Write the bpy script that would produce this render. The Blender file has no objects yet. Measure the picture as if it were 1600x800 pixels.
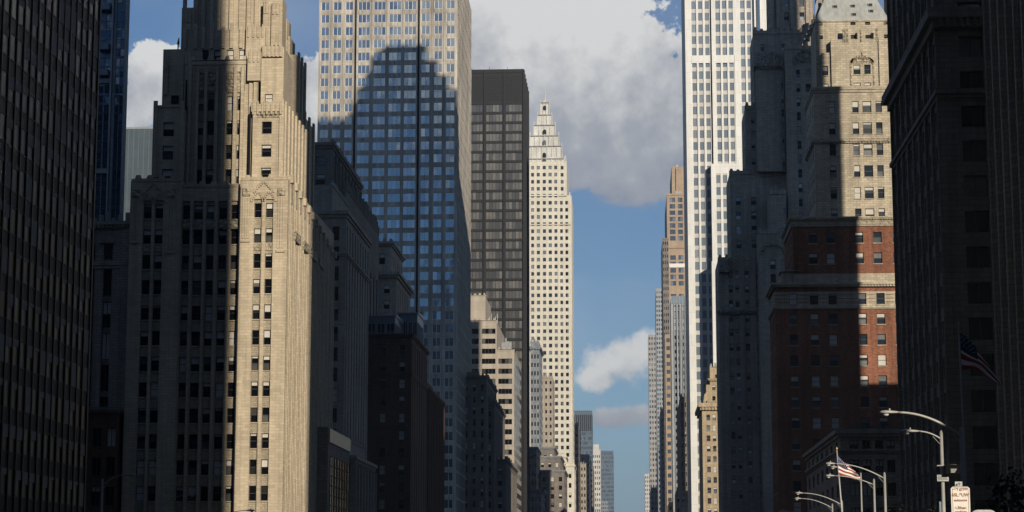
import bpy, math, random
from mathutils import Vector
random.seed(7)
SC = bpy.context.scene
COL = SC.collection
R = math.radians

# ------------------------------------------------------------------ camera
F_PX, CAM_Z = 3225.0, 2.5
TILT, YAW = math.atan(520 / F_PX), math.atan(185 * math.cos(math.atan(520 / F_PX)) / F_PX)
cam = bpy.data.cameras.new('camera')
cam.sensor_width = 36.0
cam.lens = F_PX / 1600 * 36.0
cam.clip_start, cam.clip_end = 0.5, 30000
camo = bpy.data.objects.new('camera', cam)
COL.objects.link(camo)
camo.location = (0, 0, CAM_Z)
camo.rotation_euler = (math.pi / 2 + TILT, 0, YAW)
SC.camera = camo

# ------------------------------------------------------------------ sun, sky
SUN_AZ, SUN_EL = R(25), R(18)          # measured from straight behind the viewer, towards the right
TS = Vector((math.sin(SUN_AZ) * math.cos(SUN_EL), -math.cos(SUN_AZ) * math.cos(SUN_EL), math.sin(SUN_EL)))
sl = bpy.data.lights.new('sun', 'SUN')
sl.energy = 5.0
sl.angle = R(0.42)
sl.color = (1.0, 0.90, 0.75)
so = bpy.data.objects.new('sun', sl)
COL.objects.link(so)
so.rotation_euler = (-TS).to_track_quat('-Z', 'Y').to_euler()
so.location = (60, -120, 300)

SKY_STRENGTH = 0.05
SC.view_settings.view_transform = 'Standard'
SC.view_settings.look = 'None'
SC.view_settings.gamma = 1
SC.view_settings.exposure = -0.05
SC.cycles.max_bounces = 6
SC.cycles.diffuse_bounces = 1
SC.cycles.glossy_bounces = 3
SC.cycles.use_denoising = True


def UV(px, py):
    """direction of a picture point as (x/y, z/y)"""
    d = ray(px, py)
    return d.x / d.y, d.z / d.y


def ray(px, py):
    ct, st, cy, sy = math.cos(TILT), math.sin(TILT), math.cos(YAW), math.sin(YAW)
    f = Vector((-sy * ct, cy * ct, st))
    r = Vector((cy, sy, 0))
    u = Vector((sy * st, -cy * st, ct))
    return f + r * ((px - 800) / F_PX) + u * ((400 - py) / F_PX)


def P(px, py, Y):
    d = ray(px, py)
    s = Y / d.y
    return d.x * s, CAM_Z + d.z * s


def X_(px, py, Y): return P(px, py, Y)[0]
def Z_(py, Y, px=800): return P(px, py, Y)[1]


def S_(px, py, X):
    d = ray(px, py)
    s = X / d.x
    return d.y * s, CAM_Z + d.z * s


def build_world():
    w = bpy.data.worlds.new('World')
    SC.world = w
    w.use_nodes = True
    nt = w.node_tree
    for n in list(nt.nodes): nt.nodes.remove(n)
    N = lambda t: nt.nodes.new(t)
    L = nt.links.new
    out = N('ShaderNodeOutputWorld')
    bg = N('ShaderNodeBackground')
    bg.inputs[1].default_value = SKY_STRENGTH
    sky = N('ShaderNodeTexSky')
    sky.sky_type = 'NISHITA'
    sky.sun_disc = False
    sky.sun_elevation = SUN_EL
    sky.sun_rotation = R(180) - SUN_AZ
    sky.air_density = 1.0
    sky.dust_density = 0.1
    sky.ozone_density = 3.0

    def M(op, a, b=None, c=None, clamp=False):
        m = N('ShaderNodeMath')
        m.operation = op
        m.use_clamp = clamp
        for i, v in enumerate((a, b, c)):
            if v is None: continue
            if isinstance(v, (int, float)): m.inputs[i].default_value = v
            else: L(v, m.inputs[i])
        return m.outputs[0]
    tc = N('ShaderNodeTexCoord')
    sep = N('ShaderNodeSeparateXYZ')
    L(tc.outputs['Generated'], sep.inputs[0])
    ay = M('MAXIMUM', M('ABSOLUTE', sep.outputs[1]), 0.05)
    u = M('DIVIDE', sep.outputs[0], ay)
    v = M('DIVIDE', sep.outputs[2], ay)

    def noise(scale, detail, rough, off=0.0, dist=0.0):
        mp = N('ShaderNodeMapping')
        L(tc.outputs['Generated'], mp.inputs[0])
        mp.inputs['Location'].default_value = (off, off * 1.7, off * .6)
        n = N('ShaderNodeTexNoise')
        n.inputs['Scale'].default_value = scale
        n.inputs['Detail'].default_value = detail
        n.inputs['Roughness'].default_value = rough
        n.inputs['Distortion'].default_value = dist
        L(mp.outputs[0], n.inputs['Vector'])
        return n.outputs['Fac']
    n1 = noise(16, 9, .56, 0, .25)
    n2 = noise(38, 7, .55, 3.1)
    n4 = noise(85, 6, .6, 5.3)
    n3 = noise(9, 5, .5, 7.7)
    # banks of cloud: centre and half size as picture points, softness, weight
    banks = [(800, 90, 200, 170), (940, 90, 130, 120), (1000, 150, 150, 120), (900, 200, 180, 110), (1085, 130, 70, 90), (1000, 270, 110, 60), (860, 240, 160, 70),
             (735, 70, 80, 120), (1030, 240, 75, 50), (240, 125, 62, 62), (205, 160, 60, 45), (478, 140, 40, 60), (500, 190, 40, 60),
             (975, 562, 62, 42), (935, 590, 36, 24), (1010, 550, 40, 40), (960, 655, 62, 20), (1005, 650, 45, 18)]
    field = None
    for (cx, cy, rx, ry) in banks:
        u0, v0 = UV(cx, cy)
        ru, rv = rx / F_PX, ry / F_PX
        a = M('DIVIDE', M('SUBTRACT', u, u0), ru)
        b = M('DIVIDE', M('SUBTRACT', v, v0), rv)
        r2 = M('ADD', M('MULTIPLY', a, a), M('MULTIPLY', b, b))
        g = M('MAXIMUM', M('SUBTRACT', 1.25, M('SQRT', r2)), 0.0)
        field = g if field is None else M('MAXIMUM', field, g)
    nz = M('ADD', M('MULTIPLY', M('SUBTRACT', n1, .5), 1.7), M('ADD', M('MULTIPLY', M('SUBTRACT', n2, .5), 1.1), M('MULTIPLY', M('SUBTRACT', n4, .5), 1.3)))
    dens = M('ADD', field, nz)
    mr = N('ShaderNodeMapRange')
    mr.interpolation_type = 'SMOOTHSTEP'
    L(dens, mr.inputs[0])
    mr.inputs[1].default_value = .16
    sf = N('ShaderNodeMapRange')            # crisp tops, soft bases
    L(v, sf.inputs[0])
    sf.inputs[1].default_value, sf.inputs[2].default_value = UV(900, 330)[1], UV(900, 120)[1]
    sf.inputs[3].default_value, sf.inputs[4].default_value = .75, .30
    L(sf.outputs[0], mr.inputs[2])
    mask = M('MULTIPLY', mr.outputs[0], M('GREATER_THAN', field, 0.001))
    thin = N('ShaderNodeMapRange')          # thin high veil, everywhere
    L(n3, thin.inputs[0])
    thin.inputs[1].default_value = .45
    thin.inputs[2].default_value = .8
    thin.inputs[3].default_value = 0.0
    thin.inputs[4].default_value = .22
    mask2 = M('MAXIMUM', M('MULTIPLY', mask, .96), thin.outputs[0])
    # how bright a piece of cloud is: thick bases grey, tops and edges white
    vt = M('DIVIDE', M('SUBTRACT', v, UV(900, 300)[1]), UV(900, 20)[1] - UV(900, 300)[1])
    vt2 = M('DIVIDE', M('SUBTRACT', v, UV(970, 610)[1]), UV(970, 550)[1] - UV(970, 610)[1])
    lw = N('ShaderNodeMapRange')
    lw.interpolation_type = 'SMOOTHSTEP'
    L(v, lw.inputs[0])
    lw.inputs[1].default_value, lw.inputs[2].default_value = UV(900, 480)[1], UV(900, 400)[1]
    lw.inputs[3].default_value, lw.inputs[4].default_value = 1.0, 0.0
    low = lw.outputs[0]
    t = M('ADD', M('MULTIPLY', M('SUBTRACT', 1.0, low), vt), M('MULTIPLY', low, M('ADD', M('MULTIPLY', vt2, .40), .60)))
    t = M('ADD', M('MULTIPLY_ADD', t, 1.0, .14), M('MULTIPLY', M('SUBTRACT', n1, .5), 1.7))
    t = M('ADD', t, M('ADD', M('MULTIPLY', M('SUBTRACT', n2, .5), 1.1), M('MULTIPLY', M('SUBTRACT', n4, .5), .55)))
    cr = N('ShaderNodeValToRGB')
    L(t, cr.inputs[0])
    e = cr.color_ramp.elements
    k = 1 / SKY_STRENGTH
    e[0].position, e[0].color = 0.0, (.255 * k / 20, .285 * k / 20, .37 * k / 20, 1)
    e[1].position, e[1].color = 1.0, (.80 * k / 20, .795 * k / 20, .78 * k / 20, 1)
    m1 = e.new(.5)
    m1.color = (.42 * k / 20, .44 * k / 20, .48 * k / 20, 1)
    sc = N('ShaderNodeVectorMath')
    sc.operation = 'SCALE'
    L(cr.outputs[0], sc.inputs[0])
    sc.inputs['Scale'].default_value = 20
    mx = N('ShaderNodeMix')
    mx.data_type = 'RGBA'
    L(mask2, mx.inputs['Factor'])
    tn = N('ShaderNodeVectorMath')
    tn.operation = 'MULTIPLY'
    L(sky.outputs[0], tn.inputs[0])
    tn.inputs[1].default_value = (.95, 1.20, 1.48)
    hv = N('ShaderNodeMapRange')           # paler, greyer air low over the avenue
    hv.interpolation_type = 'SMOOTHSTEP'
    L(v, hv.inputs[0])
    hv.inputs[1].default_value, hv.inputs[2].default_value = UV(900, 880)[1], UV(900, 560)[1]
    hv.inputs[3].default_value, hv.inputs[4].default_value = .75, 0.0
    hm = N('ShaderNodeMix')
    hm.data_type = 'RGBA'
    L(hv.outputs[0], hm.inputs['Factor'])
    L(tn.outputs[0], hm.inputs['A'])
    hm.inputs['B'].default_value = (.21 * k, .305 * k, .43 * k, 1)
    L(hm.outputs['Result'], mx.inputs['A'])
    L(sc.outputs[0], mx.inputs['B'])
    L(mx.outputs['Result'], bg.inputs[0])
    L(bg.outputs[0], out.inputs[0])


build_world()

# ------------------------------------------------------------------ materials
MAT = {}


class NT:
    def __init__(s, name):
        s.m = bpy.data.materials.new(name)
        s.m.use_nodes = True
        s.nt = s.m.node_tree
        s.b = s.nt.nodes['Principled BSDF']
        MAT[name] = s.m

    def n(s, t, **kw):
        x = s.nt.nodes.new(t)
        for k_, v_ in kw.items(): setattr(x, k_, v_)
        return x

    def l(s, a, b): s.nt.links.new(a, b)

    def math(s, op, a, b=None, clamp=False):
        m = s.n('ShaderNodeMath', operation=op, use_clamp=clamp)
        for i, v in enumerate((a, b)):
            if v is None: continue
            if isinstance(v, (int, float)): m.inputs[i].default_value = v
            else: s.l(v, m.inputs[i])
        return m.outputs[0]

    def mix(s, fac, a, b, mode='MIX'):
        m = s.n('ShaderNodeMix', data_type='RGBA', blend_type=mode)
        for k_, v in (('Factor', fac), ('A', a), ('B', b)):
            if isinstance(v, (int, float)): m.inputs[k_].default_value = v
            elif isinstance(v, tuple): m.inputs[k_].default_value = (*v, 1)
            else: s.l(v, m.inputs[k_])
        return m.outputs['Result']

    def wallvec(s):
        g = s.n('ShaderNodeNewGeometry')
        sp = s.n('ShaderNodeSeparateXYZ')
        s.l(g.outputs['Position'], sp.inputs[0])
        cb = s.n('ShaderNodeCombineXYZ')
        s.l(s.math('ADD', sp.outputs[0], sp.outputs[1]), cb.inputs[0])
        s.l(sp.outputs[2], cb.inputs[1])
        return g.outputs['Position'], cb.outputs[0]

    def noise(s, vec, scale, detail=4, rough=.55, stretch=None):
        if stretch:
            mp = s.n('ShaderNodeMapping')
            mp.inputs['Scale'].default_value = stretch
            s.l(vec, mp.inputs[0])
            vec = mp.outputs[0]
        n = s.n('ShaderNodeTexNoise')
        n.inputs['Scale'].default_value = scale
        n.inputs['Detail'].default_value = detail
        n.inputs['Roughness'].default_value = rough
        s.l(vec, n.inputs['Vector'])
        return n.outputs['Fac']

    def rng(s, v, a, b, c, d):
        m = s.n('ShaderNodeMapRange')
        s.l(v, m.inputs[0])
        for i, x in enumerate((a, b, c, d)): m.inputs[i + 1].default_value = x
        return m.outputs[0]


def masonry(name, col, course=.45, length=1.1, joint=.035, jdark=.72, var=.16, streak=.25, rough=.85, bump=.35, carve=0.0):
    t = NT(name)
    pos, wv = t.wallvec()
    br = t.n('ShaderNodeTexBrick')
    t.l(wv, br.inputs['Vector'])
    br.inputs['Scale'].default_value = 1
    br.inputs['Brick Width'].default_value = length
    br.inputs['Row Height'].default_value = course
    br.inputs['Mortar Size'].default_value = joint
    br.inputs['Mortar Smooth'].default_value = .3
    hi = tuple(min(1, c * (1 + var)) for c in col)
    lo = tuple(c * (1 - var) for c in col)
    br.inputs['Color1'].default_value = (*hi, 1)
    br.inputs['Color2'].default_value = (*lo, 1)
    br.inputs['Mortar'].default_value = (*[c * jdark for c in col], 1)
    big = t.noise(pos, .09, 5, .6)
    st = t.noise(pos, 1.0, 4, .6, (1.1, 1.1, .06))
    fine = t.noise(pos, 3.5, 6, .7)
    f = t.math('MULTIPLY', t.rng(big, .3, .7, 1 - streak * .6, 1 + streak * .3), t.rng(st, .35, .72, 1 + streak * .25, 1 - streak))
    f = t.math('MULTIPLY', f, t.rng(fine, .25, .75, .9, 1.1))
    cb = t.n('ShaderNodeCombineXYZ')
    for i in range(3): t.l(f, cb.inputs[i])
    c = t.mix(1.0, br.outputs['Color'], cb.outputs[0], 'MULTIPLY')
    t.l(c, t.b.inputs['Base Color'])
    t.b.inputs['Roughness'].default_value = rough
    t.b.inputs['Specular IOR Level'].default_value = .25
    h = t.math('ADD', t.math('MULTIPLY', t.math('SUBTRACT', 1.0, br.outputs['Fac']), .6), t.math('MULTIPLY', fine, .5))
    if carve:
        vo = t.n('ShaderNodeTexVoronoi')
        vo.feature = 'SMOOTH_F1'
        vo.inputs['Scale'].default_value = 2.2
        t.l(wv, vo.inputs['Vector'])
        h = t.math('ADD', h, t.math('MULTIPLY', vo.outputs['Distance'], carve * 4))
    bp = t.n('ShaderNodeBump')
    bp.inputs['Strength'].default_value = min(1, bump + carve)
    bp.inputs['Distance'].default_value = .06 + carve * .25
    t.l(h, bp.inputs['Height'])
    t.l(bp.outputs[0], t.b.inputs['Normal'])
    return t.m


def plain(name, col, rough=.5, metal=0.0, var=.12, scale=.6, spec=.4, stretch=None):
    t = NT(name)
    g = t.n('ShaderNodeNewGeometry')
    n = t.noise(g.outputs['Position'], scale, 5, .6, stretch)
    f = t.rng(n, .3, .7, 1 - var, 1 + var)
    cb = t.n('ShaderNodeCombineXYZ')
    for i in range(3): t.l(f, cb.inputs[i])
    t.l(t.mix(1.0, col, cb.outputs[0], 'MULTIPLY'), t.b.inputs['Base Color'])
    t.b.inputs['Roughness'].default_value = rough
    t.b.inputs['Metallic'].default_value = metal
    t.b.inputs['Specular IOR Level'].default_value = spec
    return t.m


def glass(name, dark, light, share=.25, rough=.06, metal=0.0, tilt=.02, spec=.6):
    """window glass: mostly dark rooms behind, here and there a drawn curtain, in some kinds a painted reflection; every pane sits a little differently"""
    t = NT(name)
    g = t.n('ShaderNodeNewGeometry')
    oi = t.n('ShaderNodeObjectInfo')
    r = t.math('ADD', g.outputs['Random Per Island'], t.math('MULTIPLY', oi.outputs['Random'], 7.31))
    wn = t.n('ShaderNodeTexWhiteNoise', noise_dimensions='1D')
    t.l(r, wn.inputs['W'])
    v = t.math('POWER', wn.outputs['Value'], 1.0)
    k = t.rng(v, 1 - share, 1.0, 0.0, 1.0)
    n = t.noise(g.outputs['Position'], .9, 3, .5)
    f = t.math('MULTIPLY', k, t.rng(n, .3, .7, .7, 1.2), True)
    t.l(t.mix(f, dark, light), t.b.inputs['Base Color'])
    t.b.inputs['Roughness'].default_value = rough
    t.b.inputs['Metallic'].default_value = metal
    t.b.inputs['Specular IOR Level'].default_value = spec
    vm = t.n('ShaderNodeVectorMath', operation='SUBTRACT')
    t.l(wn.outputs['Color'], vm.inputs[0])
    vm.inputs[1].default_value = (.5, .5, .5)
    v2 = t.n('ShaderNodeVectorMath', operation='SCALE')
    t.l(vm.outputs[0], v2.inputs[0])
    v2.inputs['Scale'].default_value = tilt
    bn = t.n('ShaderNodeTexNoise')
    bn.inputs['Scale'].default_value = .35
    t.l(g.outputs['Position'], bn.inputs['Vector'])
    vb = t.n('ShaderNodeVectorMath', operation='SUBTRACT')
    t.l(bn.outputs['Color'], vb.inputs[0])
    vb.inputs[1].default_value = (.5, .5, .5)
    v4 = t.n('ShaderNodeVectorMath', operation='SCALE')
    t.l(vb.outputs[0], v4.inputs[0])
    v4.inputs['Scale'].default_value = tilt * 2
    v3 = t.n('ShaderNodeVectorMath', operation='ADD')
    t.l(g.outputs['Normal'], v3.inputs[0])
    t.l(v2.outputs[0], v3.inputs[1])
    v5 = t.n('ShaderNodeVectorMath', operation='ADD')
    t.l(v3.outputs[0], v5.inputs[0])
    t.l(v4.outputs[0], v5.inputs[1])
    vn = t.n('ShaderNodeVectorMath', operation='NORMALIZE')
    t.l(v5.outputs[0], vn.inputs[0])
    t.l(vn.outputs[0], t.b.inputs['Normal'])
    return t.m


masonry('cream_stone', (.54, .452, .325), .42, 1.1, .03, .80, .11, .24)
masonry('cream_spandrel', (.44, .375, .27), .3, .4, .03, .7, .12, .25, carve=.25)
masonry('carved_stone', (.46, .395, .285), .5, .9, .03, .7, .1, .25, carve=.7)
masonry('hotel_stone', (.50, .43, .32), .4, .95, .04, .68, .16, .25)
masonry('hotel_frieze', (.46, .40, .30), .5, .9, .03, .7, .12, .3, carve=.5)
masonry('red_brick', (.29, .125, .075), .17, .5, .03, .75, .28, .42)
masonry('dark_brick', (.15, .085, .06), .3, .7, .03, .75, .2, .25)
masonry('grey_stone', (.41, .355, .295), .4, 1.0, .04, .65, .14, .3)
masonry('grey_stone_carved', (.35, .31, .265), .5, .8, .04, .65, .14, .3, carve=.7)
masonry('soot_stone', (.235, .205, .175), .5, 1.1, .04, .65, .14, .3)  # darker grey-brown stone
masonry('blue_stone', (.27, .29, .31), .6, 1.3, .04, .7, .14, .35)
masonry('tan_concrete', (.47, .41, .33), 3.0, 2.6, .05, .8, .05, .2)
masonry('ivory_tile', (.68, .63, .52), 1.2, 1.6, .04, .85, .05, .16)
masonry('ivory_crown', (.66, .64, .58), 1.2, 1.2, .06, .8, .06, .3)
masonry('white_marble', (.75, .735, .69), 3.6, 2.0, .05, .82, .04, .1)
masonry('white_spandrel', (.60, .575, .53), 3.7, 1.0, .05, .8, .06, .15)
masonry('stained_travertine', (.50, .45, .38), 3.8, 1.6, .05, .8, .08, .5)
masonry('brown_tile', (.42, .31, .21), 1.0, 1.4, .04, .8, .07, .2)
masonry('tan_brick', (.50, .39, .25), .4, .9, .04, .75, .12, .25)
masonry('grey_panel', (.36, .38, .39), 3.6, 3.0, .06, .7, .05, .12)
masonry('pale_panel', (.075, .097, .108), 3.6, 3.0, .06, .7, .05, .12)  # dark blue-grey stands in for shade and haze on the block
masonry('dull_tan', (.42, .36, .285), .4, .9, .04, .75, .12, .25)
masonry('blue_slate', (.12, .155, .19), 3.6, 3.0, .06, .8, .05, .12)
masonry('far_stone', (.40, .38, .35), 1.0, 1.4, .05, .75, .1, .25)
plain('white_mullion', (.74, .72, .68), .5)
plain('bronze_metal', (.024, .024, .024), .6, .1, spec=.2)
plain('bronze_louvre', (.007, .007, .007), .6)
plain('black_metal', (.010, .010, .011), .5, .1, spec=.2)
plain('dark_frame', (.05, .045, .04), .5)
plain('grey_frame', (.16, .155, .15), .5)
plain('blind', (.55, .52, .46), .8)
plain('shade_cloth', (.30, .29, .27), .8)
plain('roof_tar', (.06, .06, .06), .9)
plain('copper_roof', (.36, .37, .35), .7, 0, .2, 1.5, stretch=(1, 1, .2))
plain('slate_roof', (.10, .10, .105), .8, 0, .3, 2)
plain('blue_steel', (.16, .20, .24), .4, .3)
plain('grey_steel', (.30, .31, .31), .45, .2)
plain('gold_panel', (.36, .27, .15), .35, .4)
plain('lamp_paint', (.40, .39, .36), .5, .2, .1, 3)
plain('lamp_lens', (.55, .55, .52), .2)
plain('sign_white', (.72, .69, .62), .5, 0, .08, 4)
plain('sign_grey', (.42, .42, .40), .5, 0, .25, 9)
plain('sign_black', (.008, .008, .009), .95, spec=.05)
plain('sign_red', (.30, .09, .04), .6)
plain('asphalt', (.05, .05, .052), .9, 0, .2, .5)
plain('concrete_walk', (.24, .235, .22), .9, 0, .15, .8)
plain('road_paint', (.7, .7, .67), .7)
plain('gilt', (.50, .33, .12), .35, .6)
plain('bark', (.07, .055, .04), .9)
plain('leaf_dark', (.02, .03, .014), .7, 0, .4, 4)
plain('leaf_autumn', (.16, .10, .03), .7, 0, .4, 4)
plain('earth', (.09, .085, .075), .95, 0, .3, .02)
glass('glass_dark', (.006, .007, .009), (.14, .14, .13), .22)
glass('glass_black', (.012, .012, .014), (.11, .09, .065), .2, .3, .3, .04, .15)  # warm lighter panes stand in for gold reflections
glass('glass_blue', (.25, .315, .38), (.35, .42, .49), .6, .07, .8, .02, .6)
glass('glass_deep', (.03, .055, .09), (.06, .10, .15), .5, .06, .5, .05, .7)
glass('glass_bronze', (.075, .078, .082), (.19, .18, .165), .8, .25, .2, .02, .6)
glass('glass_gold', (.55, .40, .22), (.70, .52, .30), .5, .12, .9, .012, .6)  # gold tint stands in for the reflection of sunlit fronts
glass('glass_sky', (.03, .04, .05), (.72, .82, .92), .6, .1, .1, .05, .7)  # pale blue panes put sky reflections into the colour
glass('glass_grey', (.20, .25, .30), (.34, .37, .40), .4, .08, .25, .03, .6)
glass('glass_olive', (.12, .12, .10), (.20, .19, .15), .5, .3, .1, .05, .6)
glass('glass_shaft', (.10, .12, .15), (.30, .36, .42), .5, .08, .5, .04, .7)
glass('glass_small', (.03, .04, .055), (.26, .27, .27), .5, .1, .2, .03, .6)

# ------------------------------------------------------------------ mesh building


class MB:
    def __init__(s): s.v, s.f, s.mi, s.mats = [], [], [], []

    def m(s, name):
        if name not in s.mats: s.mats.append(name)
        return s.mats.index(name)

    def quad(s, a, b, c, d, mat):
        i = len(s.v)
        s.v += [a, b, c, d]
        s.f.append((i, i + 1, i + 2, i + 3))
        s.mi.append(s.m(mat))

    def poly(s, pts, mat):
        i = len(s.v)
        s.v += pts
        s.f.append(tuple(range(i, i + len(pts))))
        s.mi.append(s.m(mat))

    def hexa(s, p, mat):
        i = len(s.v)
        s.v += p
        k = s.m(mat)
        for q in ((0, 3, 2, 1), (4, 5, 6, 7), (0, 1, 5, 4), (1, 2, 6, 5), (2, 3, 7, 6), (3, 0, 4, 7)):
            s.f.append(tuple(i + j for j in q))
            s.mi.append(k)

    def box(s, x0, x1, y0, y1, z0, z1, mat):
        s.hexa([(x0, y0, z0), (x1, y0, z0), (x1, y1, z0), (x0, y1, z0), (x0, y0, z1), (x1, y0, z1), (x1, y1, z1), (x0, y1, z1)], mat)

    def prism(s, poly, y0, y1, mat):
        n = len(poly)
        i = len(s.v)
        s.v += [(x, y0, z) for x, z in poly] + [(x, y1, z) for x, z in poly]
        k = s.m(mat)
        s.f.append(tuple(range(i, i + n)))
        s.f.append(tuple(range(i + 2 * n - 1, i + n - 1, -1)))
        s.mi += [k, k]
        for j in range(n):
            s.f.append((i + j, i + n + j, i + n + (j + 1) % n, i + (j + 1) % n))
            s.mi.append(k)

    def tube(s, pts, rad, mat, n=10):
        k = s.m(mat)
        i0 = len(s.v)
        pts = [Vector(p) for p in pts]
        rad = rad if isinstance(rad, (list, tuple)) else [rad] * len(pts)
        for j, p in enumerate(pts):
            t = (pts[min(j + 1, len(pts) - 1)] - pts[max(j - 1, 0)]).normalized()
            a = t.cross(Vector((0, 1, 0)))
            if a.length < .1: a = t.cross(Vector((1, 0, 0)))
            a.normalize()
            b = t.cross(a)
            for q in range(n):
                w = 2 * math.pi * q / n
                s.v.append(tuple(p + (a * math.cos(w) + b * math.sin(w)) * rad[j]))
        for j in range(len(pts) - 1):
            for q in range(n):
                s.f.append((i0 + j * n + q, i0 + j * n + (q + 1) % n, i0 + (j + 1) * n + (q + 1) % n, i0 + (j + 1) * n + q))
                s.mi.append(k)
        s.f.append(tuple(i0 + q for q in range(n)))
        s.f.append(tuple(i0 + (len(pts) - 1) * n + q for q in range(n)))
        s.mi += [k, k]

    def mesh(s, name, org=(0, 0, 0), smooth=False):
        me = bpy.data.meshes.new(name)
        me.from_pydata([(x - org[0], y - org[1], z - org[2]) for x, y, z in s.v], [], s.f)
        for n in s.mats: me.materials.append(MAT[n])
        me.polygons.foreach_set('material_index', s.mi)
        if smooth: me.polygons.foreach_set('use_smooth', [True] * len(s.f))
        me.update()
        return me

    def build(s, name, parent=None, org=(0, 0, 0), smooth=False, **props):
        o = bpy.data.objects.new(name, s.mesh(name, org, smooth))
        COL.objects.link(o)
        if parent is not None: o.parent = parent
        else: o.location = org
        for k_, v_ in props.items(): o[k_] = v_
        return o


def empty(name, loc, label, cat, group=None):
    o = bpy.data.objects.new(name, None)
    COL.objects.link(o)
    o.location = loc
    o.empty_display_size = 1
    o['label'], o['category'] = label, cat
    if group: o['group'] = group
    return o


# ------------------------------------------------------------------ windows
def win_geo(kind, w, h, mats, var):
    """one window as {piece: MB}; x along the wall, z up from the sill, -y towards the street"""
    fr, gl, bl = mats
    f, g, b = MB(), MB(), MB()
    t = min(.09, w * .06)
    if kind in ('sash', 'plain', 'double'):
        for a in ((-w / 2, -w / 2 + t, 0, h), (w / 2 - t, w / 2, 0, h)): f.box(a[0], a[1], -.06, .04, a[2], a[3], fr)
        for a in ((0, t * 1.2), (h - t, h)): f.box(-w / 2 + t, w / 2 - t, -.06, .04, a[0], a[1], fr)
        if kind == 'sash': f.box(-w / 2 + t, w / 2 - t, -.08, .03, h * .5 - .04, h * .5 + .04, fr)
        if kind == 'double': f.box(-.05, .05, -.08, .03, t, h - t, fr)
        if kind == 'sash':
            g.quad((-w / 2 + t, 0, t), (w / 2 - t, 0, t), (w / 2 - t, 0, h / 2), (-w / 2 + t, 0, h / 2), gl)
            g.quad((-w / 2 + t, -.02, h / 2), (w / 2 - t, -.02, h / 2), (w / 2 - t, -.02, h - t), (-w / 2 + t, -.02, h - t), gl)
        else:
            g.quad((-w / 2 + t, 0, t), (w / 2 - t, 0, t), (w / 2 - t, 0, h - t), (-w / 2 + t, 0, h - t), gl)
        drop = (0, 0, .26, .48, .36, 1, 0, .15)[var % 8]
        if drop:
            d = h * (1 - drop)
            b.box(-w / 2 + t * 1.1, w / 2 - t * 1.1, -.045, -.028, max(d, t), h - t, bl)
    elif kind.startswith('bay'):                     # bayN: N upright panes
        n = int(kind[3:])
        s = w / n
        m = .05 if n < 4 else .06
        for i in range(n + 1):
            x = -w / 2 + i * s
            x = min(max(x, -w / 2 + m), w / 2 - m)
            f.box(x - m, x + m, -.12, .05, 0, h, fr)
        f.box(-w / 2, w / 2, -.07, .04, 0, .08, fr)
        f.box(-w / 2, w / 2, -.07, .04, h - .08, h, fr)
        if var % 2: f.box(-w / 2, w / 2, -.06, .03, h * .16, h * .16 + .06, fr)
        for i in range(n):
            x = -w / 2 + i * s
            g.quad((x, 0, 0), (x + s, 0, 0), (x + s, 0, h), (x, 0, h), gl)
    return f, g, b


_wcache = {}


def win_mesh(kind, w, h, mats, var, split):
    key = (kind, round(w, 2), round(h, 2), mats, var, split)
    if key not in _wcache:
        f, g, b = win_geo(kind, round(w, 2), round(h, 2), mats, var)
        if split:
            _wcache[key] = (f.mesh('window'), g.mesh('pane'), b.mesh('blind') if b.v else None)
        else:
            for o in (g, b):
                i = len(f.v)
                f.v += o.v
                f.f += [tuple(i + j for j in q) for q in o.f]
                f.mi += [f.m(o.mats[k]) for k in o.mi]
            _wcache[key] = (f.mesh('window'), None, None)
    return _wcache[key]


APART = {'cresting', 'pier', 'mullion', 'fin', 'rib', 'string_course', 'stone_band', 'scroll_bracket', 'pale_band', 'balcony', 'floor_band', 'finial', 'carved_band',
         'dark_strip', 'window_band', 'side_window_band', 'top_slot', 'panel_joint', 'arched_window', 'roof_dormer', 'antenna', 'screen', 'steel_band', 'parapet'}


def islands(mb):
    par = list(range(len(mb.v)))

    def find(i):
        while par[i] != i:
            par[i] = par[par[i]]
            i = par[i]
        return i
    for f in mb.f:
        r = find(f[0])
        for q in f[1:]: par[find(q)] = r
    out = {}
    for f, k in zip(mb.f, mb.mi):
        r = find(f[0])
        if r not in out: out[r] = (MB(), {})
        m, mp = out[r]
        ids = []
        for q in f:
            if q not in mp:
                mp[q] = len(m.v)
                m.v.append(mb.v[q])
            ids.append(mp[q])
        m.f.append(tuple(ids))
        m.mi.append(m.m(mb.mats[k]))
    return [m for m, _ in out.values()]


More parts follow.
